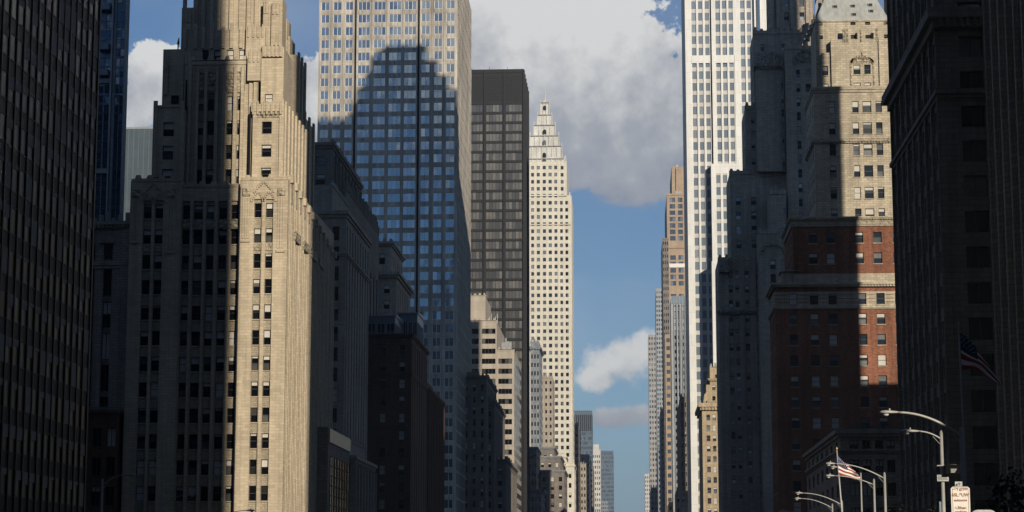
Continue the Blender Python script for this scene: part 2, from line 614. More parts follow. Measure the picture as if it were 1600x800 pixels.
class Bld:
    def __init__(s, name, label, loc, cat='building', group=None, split=False, cap=100):
        s.root = empty(name, (loc[0], loc[1], 0), label, cat, group)
        s.org = (loc[0], loc[1], 0)
        s.parts, s.wins, s.split, s.cap, s.twist = {}, [], split, cap, 0.0

    def p(s, name):
        if name not in s.parts: s.parts[name] = MB()
        return s.parts[name]

    def finish(s):
        for n, mb in s.parts.items():
            nm = n.split('#')[0]
            if not mb.f: continue
            if nm in APART:
                ps = islands(mb)
                if 1 < len(ps) <= 100:
                    for q in ps: q.build(nm, s.root, s.org)
                    continue
            mb.build(nm, s.root, s.org)
        seen = []
        for w in s.wins:
            face, loc = w[0], w[1]
            d = loc[1]
            foreshort = 1.0 if face == 'F' else abs(loc[0]) / max(d, 1)
            seen.append((-(w[3] * w[4] * foreshort) / d ** 2, len(seen), w))
        seen.sort()
        rest = MB()
        ROT = {'F': 0, 'E': math.pi / 2, 'W': -math.pi / 2}
        for k, (_, _, (face, loc, kind, w, h, mats, var)) in enumerate(seen):
            if k < s.cap:
                f, g, b = win_mesh(kind, w, h, mats, var, s.split)
                o = bpy.data.objects.new('window', f)
                COL.objects.link(o)
                o.parent = s.root
                o.location = (loc[0] - s.org[0], loc[1] - s.org[1], loc[2])
                o.rotation_euler = (0, 0, ROT[face] + s.twist)
                for nm, me in (('pane', g), ('blind', b)):
                    if me:
                        c = bpy.data.objects.new(nm, me)
                        COL.objects.link(c)
                        c.parent = o
            else:
                for mb in win_geo(kind, w, h, mats, var):
                    i = len(rest.v)
                    for (x, y, z) in mb.v:
                        if face == 'F': q = (loc[0] + x, loc[1] + y, loc[2] + z)
                        elif face == 'E': q = (loc[0] - y, loc[1] + x, loc[2] + z)
                        else: q = (loc[0] + y, loc[1] - x, loc[2] + z)
                        rest.v.append(q)
                    rest.f += [tuple(i + j for j in q) for q in mb.f]
                    rest.mi += [rest.m(mb.mats[q]) for q in mb.mi]
        if rest.f: rest.build('windows', s.root, s.org, kind='stuff')


def T3(face, plane):
    if face == 'F': return lambda s, z, d: (s, plane - d, z)
    if face == 'E': return lambda s, z, d: (plane + d, s, z)
    return lambda s, z, d: (plane - d, s, z)


def bx(mb, face, plane, s0, s1, z0, z1, d0, d1, mat):
    T = T3(face, plane)
    mb.hexa([T(s0, z0, d0), T(s1, z0, d0), T(s1, z0, d1), T(s0, z0, d1), T(s0, z1, d0), T(s1, z1, d0), T(s1, z1, d1), T(s0, z1, d1)], mat)


WM_DARK = ('dark_frame', 'glass_dark', 'blind')


def facade(b, face, plane, s0, s1, z0, z1, cols=(), rows=(), wall='grey_stone', span=None, kind='sash', win=WM_DARK,
           rec1=0.0, rec2=.22, sill=None, skip=None, part='wall', blank=0.0, noblind=False):
    mb = b.p(part)
    T = T3(face, plane)
    rows = [r for r in sorted(rows) if r[0] > z0 + .15 and r[1] < z1 - .15]
    cols = [c for c in sorted(cols) if c[0] > s0 + .01 and c[1] < s1 - .01]
    if not rows or not cols:
        mb.quad(T(s0, z0, 0), T(s1, z0, 0), T(s1, z1, 0), T(s0, z1, 0), wall)
        return
    span = span or wall
    edges = [s0] + [e for c in cols for e in c] + [s1]
    for i in range(0, len(edges), 2):
        a, c = edges[i], edges[i + 1]
        if c - a > 1e-4: mb.quad(T(a, z0, 0), T(c, z0, 0), T(c, z1, 0), T(a, z1, 0), wall)
    ph = (rows[1][0] - rows[0][1]) if len(rows) > 1 else .8
    for ci, (a, c) in enumerate(cols):
        zb, zt = max(z0, rows[0][0] - ph * .6), min(z1, rows[-1][1] + ph * .35)
        if rec1 <= 0: zb, zt = z0, z1
        else:
            mb.quad(T(a, z0, 0), T(c, z0, 0), T(c, zb, 0), T(a, zb, 0), wall)
            mb.quad(T(a, zt, 0), T(c, zt, 0), T(c, z1, 0), T(a, z1, 0), wall)
            for e in (a, c): mb.quad(T(e, zb, 0), T(e, zb, -rec1), T(e, zt, -rec1), T(e, zt, 0), wall)
            for e in (zb, zt): mb.quad(T(a, e, 0), T(c, e, 0), T(c, e, -rec1), T(a, e, -rec1), wall)
        z = zb
        for ri, (r0, r1) in enumerate(rows):
            if (skip and skip(ci, ri, len(rows))) or (blank and random.random() < blank): continue
            mb.quad(T(a, z, -rec1), T(c, z, -rec1), T(c, r0, -rec1), T(a, r0, -rec1), span)
            dd = -rec1 - rec2
            mb.quad(T(a, r0, -rec1), T(c, r0, -rec1), T(c, r0, dd), T(a, r0, dd), wall)
            mb.quad(T(a, r1, -rec1), T(c, r1, -rec1), T(c, r1, dd), T(a, r1, dd), wall)
            mb.quad(T(a, r0, -rec1), T(a, r1, -rec1), T(a, r1, dd), T(a, r0, dd), wall)
            mb.quad(T(c, r0, -rec1), T(c, r1, -rec1), T(c, r1, dd), T(c, r0, dd), wall)
            if sill:
                bx(mb, face, plane, a - .08, c + .08, r0 - .14, r0 - .004, -rec1 - .02, -rec1 + .14, sill)
            b.wins.append((face, T((a + c) / 2, r0, dd), kind, c - a, r1 - r0, win, 0 if noblind else random.randrange(8)))
            z = r1
        mb.quad(T(a, z, -rec1), T(c, z, -rec1), T(c, zt, -rec1), T(a, zt, -rec1), span)


def bays(a, c, n, frac, m=0.0):
    """n equal bays between a and c, each with an opening of frac of its width"""
    a, c = a + m, c - m
    p = (c - a) / n
    return [(a + p * (i + .5 - frac / 2), a + p * (i + .5 + frac / 2)) for i in range(n)]


def rowsz(top_first, bot_first, top_last, n, Y, px):
    """window rows read at picture heights, on the plane Y"""
    z1, z0, zl = Z_(top_first, Y, px), Z_(bot_first, Y, px), Z_(top_last, Y, px)
    p = (z1 - zl) / max(1, n - 1)
    return [(z0 - p * i, z1 - p * i) for i in range(n)]


def colspx(lst, py, Y): return [(X_(a, py, Y), X_(c, py, Y)) for a, c in lst]


def block(b, x0, x1, y0, y1, z0, z1, wall='grey_stone', F=None, E=None, W=None, top=True, part='wall'):
    """a storey block: walls to the street and to the viewer may carry windows, the rest is plain wall"""
    mb = b.p(part)
    for face, plane, a, c, d in (('F', y0, x0, x1, F), ('E', x1, y0, y1, E), ('W', x0, y0, y1, W)):
        d = dict(d) if d else {}
        d.setdefault('wall', wall)
        facade(b, face, plane, a, c, z0, z1, part=part, **d)
    mb.quad((x0, y1, z0), (x1, y1, z0), (x1, y1, z1), (x0, y1, z1), wall)
    if top: mb.quad((x0, y0, z1 - .01), (x1, y0, z1 - .01), (x1, y1, z1 - .01), (x0, y1, z1 - .01), 'roof_tar')
    return (x0, x1, y0, y1, z0, z1)


def cornice(b, x0, x1, y0, y1, z, h, pr, mat, part='cornice', dent=0):
    mb = b.p(part)
    mb.box(x0 - pr * .5, x1 + pr * .5, y0 - pr * .5, y1 + pr * .5, z, z + h * .45, mat)
    mb.box(x0 - pr, x1 + pr, y0 - pr, y1 + pr, z + h * .45, z + h, mat)
    if dent:
        x = x0
        while x < x1:
            mb.box(x, x + dent * .5, y0 - pr * .85, y0 - pr * .5 + .01, z + .02, z + h * .45 - .01, mat)
            x += dent


def parapet(b, x0, x1, y0, y1, z, h, mat, t=.35, part='parapet'):
    mb = b.p(part)
    e = .003
    mb.box(x0 - e, x1 + e, y0 - e, y0 + t, z - .3, z + h, mat)
    mb.box(x0 - e, x0 + t, y0 + t, y1 + e, z - .3, z + h, mat)
    mb.box(x1 - t, x1 + e, y0 + t, y1 + e, z - .3, z + h, mat)


def crest(b, face, plane, s0, s1, z, step, h, mat, part='cresting', jit=.5):
    """a row of upstanding stones cut from one long coping"""
    mb = b.p(part + '#%d' % len(b.parts))
    T = T3(face, plane)
    pts = [(s0, z - .1)]
    s = s0
    while s < s1 - step * .3:
        hh = h * (1 - jit / 2 + random.random() * jit)
        w = min(step * .55, s1 - s)
        pts += [(s, z + .08), (s + w * .2, z + hh), (s + w * .8, z + hh), (s + w, z + .08)]
        s += step
    pts.append((s1, z + .08))
    pts.append((s1, z - .1))
    i0, n, k = len(mb.v), len(pts), mb.m(mat)
    mb.v += [T(a, q, .12) for a, q in pts] + [T(a, q, -.3) for a, q in pts]
    mb.f += [tuple(range(i0, i0 + n)), tuple(range(i0 + 2 * n - 1, i0 + n - 1, -1))]
    mb.mi += [k, k]
    for j in range(n):
        mb.f.append((i0 + j, i0 + n + j, i0 + n + (j + 1) % n, i0 + (j + 1) % n))
        mb.mi.append(k)


def piers(mb, face, plane, ss, w, z0, z1, d, mat):
    for s in ss: bx(mb, face, plane, s - w / 2, s + w / 2, z0, z1, -.02, d, mat)


# ------------------------------------------------------------------ ground, avenue
def sheet(name, x0, x1, y0, y1, z, mat, kind='structure'):
    m = MB()
    m.quad((x0, y0, z), (x1, y0, z), (x1, y1, z), (x0, y1, z), mat)
    return m.build(name, kind=kind)


KL, KR = -33.0, 21.0
sheet('ground', -9000, 9000, -3000, 16000, -0.02, 'earth')
sheet('road', KL, KR, -400, 4500, 0.0, 'asphalt')
for nm, a, c in (('sidewalk', -46.0, KL), ('sidewalk', KR, 28.0)):
    m = MB()
    m.box(a, c, -400, 4500, -0.1, .13, 'concrete_walk')
    m.build(nm, kind='structure')
m = MB()
for x in (-22.2, -11.4, -.6, 10.2):
    y = -60
    while y < 600:
        m.quad((x - .07, y, .004), (x + .07, y, .004), (x + .07, y + 3, .004), (x - .07, y + 3, .004), 'road_paint')
        y += 9
m.build('lane_markings', kind='structure')

# ------------------------------------------------------------------ shadow maths
def u_of(x, y): return x * math.cos(SUN_AZ) + y * math.sin(SUN_AZ)
def h_for(z, yt, yc): return z + math.tan(SUN_EL) * (yt - yc) / math.cos(SUN_AZ)


# ================================================================== LEFT SIDE
# ---- cream setback tower
Yc = 287.0
b = Bld('stone_tower', 'cream setback stone tower with carved piers, half sunlit, at left', (-55, Yc), split=True)
WC = ('dark_frame', 'glass_dark', 'blind')
xl, xwl, xwr, xr = X_(204, 300, Yc), X_(283, 300, Yc), X_(375, 300, Yc), X_(450, 300, Yc)
rb = rowsz(317, 339.5, 800, 13, Yc, 400)
zw = Z_(281, Yc, 410)
zc = Z_(290, Yc, 330)
rside = rb
left_c = colspx([(224, 237), (242, 255)], 326, Yc)
mid_c = colspx([(285.5, 297), (303, 317), (323, 335), (342, 355), (361, 373)], 326, Yc + 1)
right_c = colspx([(397, 409), (415, 427)], 326, Yc)
kw = dict(rows=rb, span='cream_spandrel', rec1=.28, rec2=.3, win=WC, sill='cream_stone')
Yb = 333.0
# base: wings stand a metre proud of the middle
block(b, xwl, xwr, Yc + 1.0, Yb, 0, zc, 'cream_stone', F=dict(cols=mid_c, **kw))
block(b, xl, xwl, Yc, Yb - .01, 0, zw, 'cream_stone', F=dict(cols=left_c, **kw))
sb = []
for i in range(11):
    a = Yc + 3.1 + i * 4.0
    sb.append((a, a + 1.15))
block(b, xwr, xr, Yc, Yb - .02, 0, zw, 'cream_stone', F=dict(cols=right_c, **kw),
      E=dict(cols=sb, rows=rb, span='cream_spandrel', rec1=.3, rec2=.3, win=WC))
pm = b.p('wall')
# flutes on the flank
for i in range(12):
    y = Yc + 1.9 + i * 4.0
    for dy, d in ((-.75, .07), (0, .2), (.75, .07)):
        bx(pm, 'E', xr, y + dy - .26, y + dy + .26, 0, zw + (1.2 if i % 2 else .3) - i * .35, -.02, d, 'cream_stone')
# slender piers between the windows
for (a, c), (a2, c2) in zip(mid_c[:-1], mid_c[1:]):
    bx(pm, 'F', Yc + 1, (c + a2) / 2 - .18, (c + a2) / 2 + .18, 0, zc - 1, -.02, .22, 'cream_stone')
for cc in (left_c, right_c):
    x = (cc[0][1] + cc[1][0]) / 2
    bx(pm, 'F', Yc, x - .17, x + .17, 0, Z_(316, Yc, 410), -.02, .12, 'cream_stone')
# carved bands, panels, pointed ornament over the paired windows
cv = b.p('carved_band')
bx(cv, 'F', Yc + 1, xwl + .2, xwr - .2, Z_(356, Yc, 330), Z_(341, Yc, 330), -.02, .16, 'carved_stone')
for cc in (left_c, right_c):
    xm = (cc[0][0] + cc[1][1]) / 2
    hw = (cc[1][1] - cc[0][0]) / 2
    for sx in (-1, 1):
        x = xm + sx * (hw + 1.15)
        bx(cv, 'F', Yc, x - .55, x + .55, Z_(306, Yc, 410), Z_(294, Yc, 410), -.02, .2, 'carved_stone')
        for q in range(3):
            bx(b.p('carved_panel#%.1f' % x), 'F', Yc, x - .5 + q * .36, x - .28 + q * .36, Z_(388 if sx > 0 else 372, Yc, 410), Z_(308, Yc, 410), -.02, .12, 'cream_stone')
        bx(cv, 'F', Yc, x - .62, x + .62, Z_(392 if sx > 0 else 376, Yc, 410) - .2, Z_(391 if sx > 0 else 375, Yc, 410), -.02, .2, 'cream_stone')
    for q in range(2):
        a, c = cc[q]
        bx(cv, 'F', Yc, a - .05, c + .05, Z_(391, Yc, 410), Z_(380, Yc, 410), -.3, -.18, 'carved_stone')
        ca = b.p('carved_arch#%.1f' % a)
        for s in range(5):
            f = s / 5
            xm2, w2 = (a + c) / 2, (c - a) / 2 + .35
            z0 = Z_(316, Yc, 410) + .1 + s * .28
            for sx in (-1, 1):
                x = xm2 + sx * w2 * (1 - f)
                bx(ca, 'F', Yc, x - .14, x + .14, z0, z0 + .4, -.02, .16, 'cream_stone')
    ca = b.p('carved_arch#%.1f' % xm)
    for s in range(6):
        z0 = Z_(312, Yc, 410) + 1.0 + s * .26
        for sx in (-1, 1):
            x = xm + sx * hw * (1 - s / 6)
            bx(ca, 'F', Yc, x - .13, x + .13, z0, z0 + .4, -.02, .2, 'cream_stone')
for i in range(4):
    bx(cv, 'E', xr, Yc + 5.5 + i * 8, Yc + 10.5 + i * 8, Z_(365, Yc, 450), Z_(350, Yc, 450), -.02, .3, 'carved_stone')
for (a, c, z, yy) in ((xl, xwl, zw, Yc), (xwr, xr, zw, Yc), (xwl, xwr, zc, Yc + 1)):
    bx(b.p('parapet'), 'F', yy, a + .1, c - .1, z - .02, z + .35, -.6, .1, 'cream_stone')
    crest(b, 'F', yy, a + .6, c - .6, z + .3, 1.7, .5, 'cream_stone')
for i in range(12):
    y = Yc + 1.9 + i * 4
    bx(b.p('cresting'), 'E', xr, y - .5, y + .5, zw - i * .35 - .2, zw + .9 - i * .35, -.5, .5, 'cream_stone')

# second tier
Y2 = 290.5
z2 = zc - .1
x2l, x2a, x2b, x2r = X_(238, 230, Y2), X_(288, 230, Y2), X_(394, 230, Y2), X_(443, 230, Y2)
r2 = rowsz(150, 172, 264, 4, Y2 + .8, 340)
mid2 = colspx([(306, 317.5), (322, 333), (352, 363), (368.5, 379.5)], 240, Y2 + .8)
zs1, zs2 = Z_(165, Y2, 260), Z_(163, Y2, 415)
zm = Z_(96, Y2, 340)
kw2 = dict(span='cream_spandrel', rec1=.28, rec2=.3, win=WC)
block(b, x2a, x2b, Y2 + .8, 312, z2, zm, 'cream_stone', F=dict(cols=mid2, rows=r2, **kw2))
rl = rowsz(191, 213, 264, 3, Y2, 260)
rr = rowsz(190, 209, 262, 3, Y2, 415)
block(b, x2l, x2a, Y2, 311.9, z2, zs1, 'cream_stone', F=dict(cols=colspx([(254, 271)], 230, Y2), rows=rl, rec2=.35, win=WC))
s2 = [(Y2 + 2.2 + i * 3.1, Y2 + 3.2 + i * 3.1) for i in range(6)]
block(b, x2b, x2r, Y2, 311.9, z2, zs2, 'cream_stone', F=dict(cols=colspx([(408.5, 424)], 230, Y2), rows=rr, rec2=.35, win=WC),
      E=dict(cols=s2, rows=rr, rec1=.25, rec2=.3, win=WC, span='cream_spandrel'))
pm = b.p('wall')
for i in range(7):
    y = Y2 + 1.2 + i * 3.1
    bx(pm, 'E', x2r, y - .45, y + .45, z2, zs2 + .6, -.02, .24, 'cream_stone')
for x in (x2a + .5, (mid2[0][1] + mid2[1][0]) / 2, (mid2[1][1] + mid2[2][0]) / 2 - .5, (mid2[1][1] + mid2[2][0]) / 2 + .5,
          (mid2[2][1] + mid2[3][0]) / 2, x2b - .5, x2a + 1.6, x2b - 1.7):
    bx(pm, 'F', Y2 + .8, x - .22, x + .22, z2, zm - .6, -.02, .32, 'cream_stone')
cv = b.p('carved_band')
for (a, c) in mid2:
    bx(cv, 'F', Y2 + .8, a - .1, c + .1, Z_(141, Y2, 340), Z_(110, Y2, 340), -.3, .08, 'carved_stone')
for (a, c, z, yy) in ((x2l, x2a, zs1, Y2), (x2b, x2r, zs2, Y2), (x2a, x2b, zm, Y2 + .8)):
    bx(b.p('parapet'), 'F', yy, a + .08, c - .08, z - .3, z + (.4 if z == zm else .06), -.6, .12, 'cream_stone')
    if z == zm: crest(b, 'F', yy, a + .3, c - .3, z + .38, 1.3, .55, 'cream_stone')
    for x in (a + .35, c - .35): bx(pm, 'F', yy, x - .3, x + .3, z2 if z < zm else zs1, z + .7, -.02, .22, 'cream_stone')
bx(cv, 'F', Y2, x2b + .6, x2r - .5, Z_(184, Y2, 415), Z_(174, Y2, 415), -.02, .1, 'carved_stone')

# third tier shoulders and the row of four
Y3 = 293.5
x3l, x3r = X_(254, 120, Y3), X_(443, 120, Y3)
x3a, x3b = X_(287, 120, Y3), X_(408, 120, Y3)
zt3, zt3r = Z_(77, Y3, 260), Z_(74, Y3, 425)
block(b, x3l, x3a, Y3, 302.0, zs1 - .2, zt3, 'cream_stone', F=dict(cols=colspx([(267, 279.5)], 155, Y3), rows=rowsz(149, 163, 149, 1, Y3, 270), rec2=.3, win=WC))
block(b, x3b, x3r, Y3, 302.0, zs2 - .2, zt3r, 'cream_stone', F=dict(cols=colspx([(414, 426)], 155, Y3), rows=rowsz(147, 160, 147, 1, Y3, 420), rec2=.3, win=WC))
Y4 = 294.5
zt4 = Z_(47, Y4, 300)
block(b, x3a, x3b, Y4, 311.7, zm - .2, zt4, 'cream_stone', F=dict(cols=colspx([(316, 326), (334.5, 345), (354.5, 365), (373.5, 384)], 87, Y4), rows=rowsz(78, 95, 78, 1, Y4, 340), rec2=.35, win=WC))
x4l, x4r = X_(283, 60, Y4 + 1), X_(441, 40, Y4 + 1)
block(b, x3b, x4r, Y4 + 1, 299.0, zt3r - .2, Z_(-6, Y4, 420), 'cream_stone')
block(b, x4l, X_(304, 20, Y4 + 1), Y4 + 1, 299.1, zt3 - .2, Z_(9, Y4, 290), 'cream_stone')
block(b, X_(302, 20, Y4 + 2), x3b + .02, Y4 + 2, 311.4, zt4 - .2, Z_(-60, Y4, 360), 'cream_stone')
block(b, X_(330, 20, Y4 + 2), X_(425, 0, Y4 + 2), Y4 + 4, 309, Z_(-61, Y4, 360), Z_(-150, Y4, 360), 'cream_stone')
pm = b.p('wall')
for i, px in enumerate((289, 306, 318, 331, 349, 362, 377, 389, 401)):
    x = X_(px, 60, Y4)
    bx(pm, 'F', Y4, x - .25, x + .25, Z_(76, Y4, 340), zt4 + (.9 if i % 2 else .3), -.02, .3, 'cream_stone')
    x = X_(px, 20, Y4 + 2)
    bx(pm, 'F', Y4 + 2, x - .3, x + .3, zt4, Z_(-60, Y4, 340) + .6, -.02, .25 + .15 * (i % 2), 'cream_stone')
# stepped buttress heads on the sunny side
for (p0, p1, top, bot, y, d) in ((386, 416, 44, 98, Y4, .7), (389, 409, 83, 128, Y2 + .8, .9), (410, 442, 73, 90, Y3, .35), (393, 443, 163, 175, Y2, .3),
                                 (398, 404, 98, 160, Y2 + .8, .5), (425, 437, 8, 72, Y4 + 1, .4), (412, 420, 6, 72, Y4 + 1, .3),
                                 (291, 299, 18, 74, Y4 + 1, .3), (290, 298, 84, 160, Y3, .4), (258, 264, 90, 146, Y3, .3)):
    xa, xb = X_(p0, top, y), X_(p1, top, y)
    bx(pm, 'F', y, xa, xb, Z_(bot, y, 400), Z_(top, y, 400), -.02, d, 'cream_stone')
    n = max(2, int((xb - xa) / .6))
    for q in range(n):
        x = xa + (xb - xa) * (q + .5) / n
        bx(b.p('cresting'), 'F', y, x - .14, x + .14, Z_(top, y, 400) - 1.6, Z_(top, y, 400) + .35, d - .05, d + .14, 'cream_stone')
# narrow dark slots, drawn as thin black strips
for (p, t_, bt, y) in ((397, 122, 158, Y2 + .8), (292, 124, 170, Y2), (391.5, 175, 277, Y2)):
    x = X_(p, t_, y)
    bx(b.p('dark_strip'), 'F', y, x - .1, x + .1, Z_(bt, y, 390), Z_(t_, y, 390), -.02, .25, 'black_metal')
bx(b.p('dark_strip'), 'F', Yc, xwr + .02, xwr + .12, 0, zw - 1, -.02, .1, 'dark_frame')
# rear masses seen past the right shoulder, all in shade
for (px, py, y0, y1) in ((452, 46, 318, 322), (459, 77, 318.1, 324), (478, 109, 318.2, 328), (492, 205, 318.3, 332)):
    x = X_(px, py, y1)
    block(b, x - 14, x, y0, y1, zw - 1, Z_(py, y1, px), 'cream_stone')
    for q in range(3):
        yy = y0 + (y1 - y0) * (q + .5) / 3
        bx(b.p('wall'), 'E', x, yy - .5, yy + .5, zw, Z_(py, y1, px) + .7, -.02, .3, 'cream_stone')
# railing and statue-like finial on the left shoulder
fm = b.p('finial')
xf, zf = X_(277, 76, Y3), Z_(77, Y3, 277)
fm.tube([(xf, Y3 + .5, zf), (xf, Y3 + .5, zf + 1.1)], .1, 'black_metal')
fm.tube([(xf, Y3 + .5, zf + .9), (xf + .1, Y3 + .5, zf + 1.9)], [.2, .06], 'black_metal')
rm = b.p('roof_rail')
for q in range(8):
    x = X_(224 + q * 3, 275, Yc)
    rm.box(x - .03, x + .03, Yc + 2, Yc + 2.06, zw, zw + .9, 'black_metal')
rm.box(X_(224, 275, Yc), X_(246, 275, Yc), Yc + 1.95, Yc + 2.1, zw + .85, zw + 1.0, 'black_metal')
b.finish()

# ---- black tower at the left edge
X1 = -46.0
yf, _ = S_(155, 0, X1)
yf = S_(146, 400, X1)[0]
b = Bld('black_tower', 'black glass tower with close upright fins filling the left edge', (X1, 150), split=False)
pz = 60 / 3225 * 174
rows = [(6 + pz * i, 6 + pz * i + pz * .66) for i in range(22)]
nb = 28
cols = bays(122, yf - .6, nb, .86)
WB = ('black_metal', 'glass_black', 'shade_cloth')
block(b, X1 - 30, X1, 122, yf, 0, 78, 'black_metal', E=dict(cols=cols, rows=rows, span='bronze_louvre', rec1=0, rec2=.02, kind='plain', win=WB))
p_ = (yf - .6 - 122) / nb
fin = b.p('fin')
for i in range(nb + 1): bx(fin, 'E', X1, 122 + p_ * i - .13, 122 + p_ * i + .13, 0, 78, -.02, .09, 'black_metal')
b.finish()

# ---- dark blue glass tower behind it
Y = 336.0
b = Bld('glass_tower', 'narrow dark blue glass tower with pale upright band, seen behind black tower', (X_(175, 200, Y), Y))
xa, xb_ = X_(120, 200, Y), X_(191.5, 200, Y)
z0 = 0
rows = rowsz(4, 16, 340, 24, Y, 180)
block(b, xa, xb_, Y, Y + 2.5, 0, Z_(-120, Y, 180), 'blue_stone',
      F=dict(cols=colspx([(150, 160), (161, 170), (178, 184), (184.6, 190.6)], 200, Y), rows=rows, rec2=.12, kind='plain',
             win=('blue_steel', 'glass_deep', 'shade_cloth'), span='glass_deep', noblind=True))
bx(b.p('pale_band'), 'F', Y, X_(170.5, 200, Y), X_(173, 200, Y), 0, Z_(-120, Y, 180), -.02, .6, 'grey_steel')
bx(b.p('pale_band'), 'F', Y, X_(174, 200, Y), X_(177.5, 200, Y), 0, Z_(-120, Y, 180), -.02, .3, 'blue_stone')
for k, py in enumerate((8, 70, 110)):
    bx(b.p('balcony'), 'F', Y, X_(152, 200, Y), X_(168, 200, Y), Z_(py + 10, Y, 160), Z_(py, Y, 160), -.02, 1.4, 'blue_steel')
for py in (125, 266): bx(b.p('floor_band'), 'F', Y, X_(146, 200, Y), X_(170, 200, Y), Z_(py + 5, Y, 160), Z_(py - 2, Y, 160), -.02, .3, 'grey_panel')
b.finish()

# ---- pale panelled block
Y = 700.0
b = Bld('office_building', 'plain pale grey panelled block between blue glass tower and cream tower', (X_(215, 250, Y), Y))
x0, x1 = X_(186, 250, Y), X_(250, 250, Y)
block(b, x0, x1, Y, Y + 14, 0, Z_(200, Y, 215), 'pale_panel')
parapet(b, x0, x1, Y, Y + 14, Z_(200, Y, 215), .4, 'grey_steel')
for px in range(192, 250, 8):
    x = X_(px, 250, Y)
    bx(b.p('panel_joint'), 'F', Y, x - .06, x + .06, 0, Z_(201, Y, 215), -.02, .05, 'blue_steel')
b.finish()

# ---- low stone building left of the cream tower
Y = 290.0
b = Bld('stone_building', 'dark classical stone building squeezed between black tower and cream tower', (X_(170, 500, Y), Y), split=True)
x0, x1 = X_(100, 450, Y), xl - .3
zt = Z_(357, Y, 170)
cs = colspx([(117, 128), (144, 147), (160.5, 174)], 450, Y)
rws = [(Z_(404, Y, 170), Z_(384, Y, 170))] + rowsz(421, 462, 720, 7, Y, 170)
block(b, x0, x1, Y, Y + 14, 0, zt, 'grey_stone', F=dict(cols=cs, rows=rws, rec1=.3, rec2=.3, span='soot_stone', kind='double', win=WC))
cornice(b, x0, x1 - .8, Y, Y + 14, zt, 1.0, .7, 'grey_stone', dent=.6)
cornice(b, x0, x1 - 1, Y, Y + 1, Z_(420, Y, 170), 1.1, .35, 'grey_stone')
block(b, x0, X_(190, 350, Y), Y + 3, Y + 12, zt, Z_(343, Y, 170), 'grey_panel')
rm = b.p('roof_equipment')
for q in range(5):
    x = X_(140 + q * 10, 350, Y)
    rm.box(x, x + .5, Y + 1.5, Y + 2.4, zt + .9, zt + 1.8 + (q % 3) * .5, 'grey_steel')
rm.box(X_(191, 330, Y), X_(198, 330, Y), Y + 2, Y + 4, zt + .9, zt + 2.7, 'grey_steel')
for x in (x1 - .9, x0 + 3.5): bx(b.p('pier'), 'F', Y, x - .7, x + .7, 0, zt - .1, -.02, .3, 'grey_stone')
xh, zh = X_(167, 372, Y), Z_(380, Y, 167)
bx(b.p('window_hood'), 'F', Y, xh - 1.1, xh + 1.1, zh, zh + .5, -.02, .5, 'grey_stone')
b.finish()
# ---- darker shopfront block below
Y = 285.5
b = Bld('arcade_building', 'very dark low building with arched openings at foot of the left side', (X_(150, 700, Y), Y))
x0, x1 = X_(70, 700, Y), xl - .6
zt = Z_(645, Y, 160)
block(b, x0, x1, Y, Y + 4.2, 0, zt, 'dark_brick', F=dict(cols=colspx([(100, 114), (144, 158), (166, 180)], 700, Y), rows=rowsz(668, 698, 760, 3, Y, 160), rec2=.4, kind='double', win=WC))
cornice(b, x0, x1, Y, Y + 3.5, zt, .8, .5, 'soot_stone', dent=.5)
b.finish()


# ---- dark street wall behind the cream tower
def dark_block(name, label, X, ya, yb, top, wall, ncol, rfrac=.55, pitch=3.6, frontcols=None, ref=None, piersd=.0, fr=.42, kind='sash', cap=60, win=WC, depth=22, rec1=.25, cat='building'):
    """X: the street front; ya..yb: its reach along the avenue; top: the picture height of its roofline at the near corner"""
    px = 800 + 0
    b = Bld(name, label, (X, ya), cat=cat, cap=cap)
    cx = 985 + X / ya * 3225
    zt = Z_(top, ya, cx)
    n = int((zt - 3) / pitch)
    rows = [(zt - 1.6 - pitch * (i + rfrac), zt - 1.6 - pitch * i) for i in range(n)]
    fc = bays(X - depth, X, frontcols or 5, fr)
    block(b, X - depth, X, ya, yb, 0, zt, wall, F=dict(cols=fc, rows=rows, rec1=0, rec2=.3, kind=kind, win=win),
          E=dict(cols=bays(ya, yb, ncol, fr), rows=rows, rec1=rec1, rec2=.3, kind=kind, win=win))
    if piersd:
        p = (yb - ya) / ncol
        for i in range(ncol + 1): bx(b.p('wall'), 'E', X, max(ya, ya + p * i - .35), min(yb, ya + p * i + .35), 0, zt - .3, -.02, piersd, wall)
    return b, zt


# tall stepped stone block
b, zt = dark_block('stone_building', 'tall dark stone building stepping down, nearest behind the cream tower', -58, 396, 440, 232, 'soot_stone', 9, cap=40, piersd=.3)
cornice(b, -80, -58, 396, 440, zt, 1.2, .6, 'soot_stone')
crest(b, 'E', -58, 396, 440, zt + 1.1, 1.6, 1.2, 'soot_stone')
xx = -55.4
z3 = Z_(298, 400, 560)
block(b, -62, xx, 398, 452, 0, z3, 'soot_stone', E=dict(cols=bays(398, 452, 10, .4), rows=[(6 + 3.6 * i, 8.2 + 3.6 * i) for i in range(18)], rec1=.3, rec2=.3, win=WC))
crest(b, 'E', xx, 398, 452, z3, 2.2, 2.4, 'soot_stone', jit=1.0)
ch = b.p('chimney')
ch.box(-60, -58.5, 441, 443, zt - 14, zt + 1, 'soot_stone')
b.finish()
# slit-windowed block in front
b, zt = dark_block('stone_building', 'dark stone block with tall slit windows under a plain cornice', -50, 360, 393, 340, 'grey_stone', 9, rfrac=.7, cap=60, fr=.34, rec1=.4, frontcols=6)
cornice(b, -72, -50, 360, 393, zt, 1.3, .5, 'grey_stone')
cornice(b, -72, -50, 360, 393, Z_(400, 360, 537), .7, .35, 'grey_stone')
block(b, -60, -53, 363, 385, zt + 1, zt + 6.5, 'grey_stone')
crest(b, 'E', -53, 363, 385, zt + 6.5, 2, .8, 'grey_stone')
b.finish()
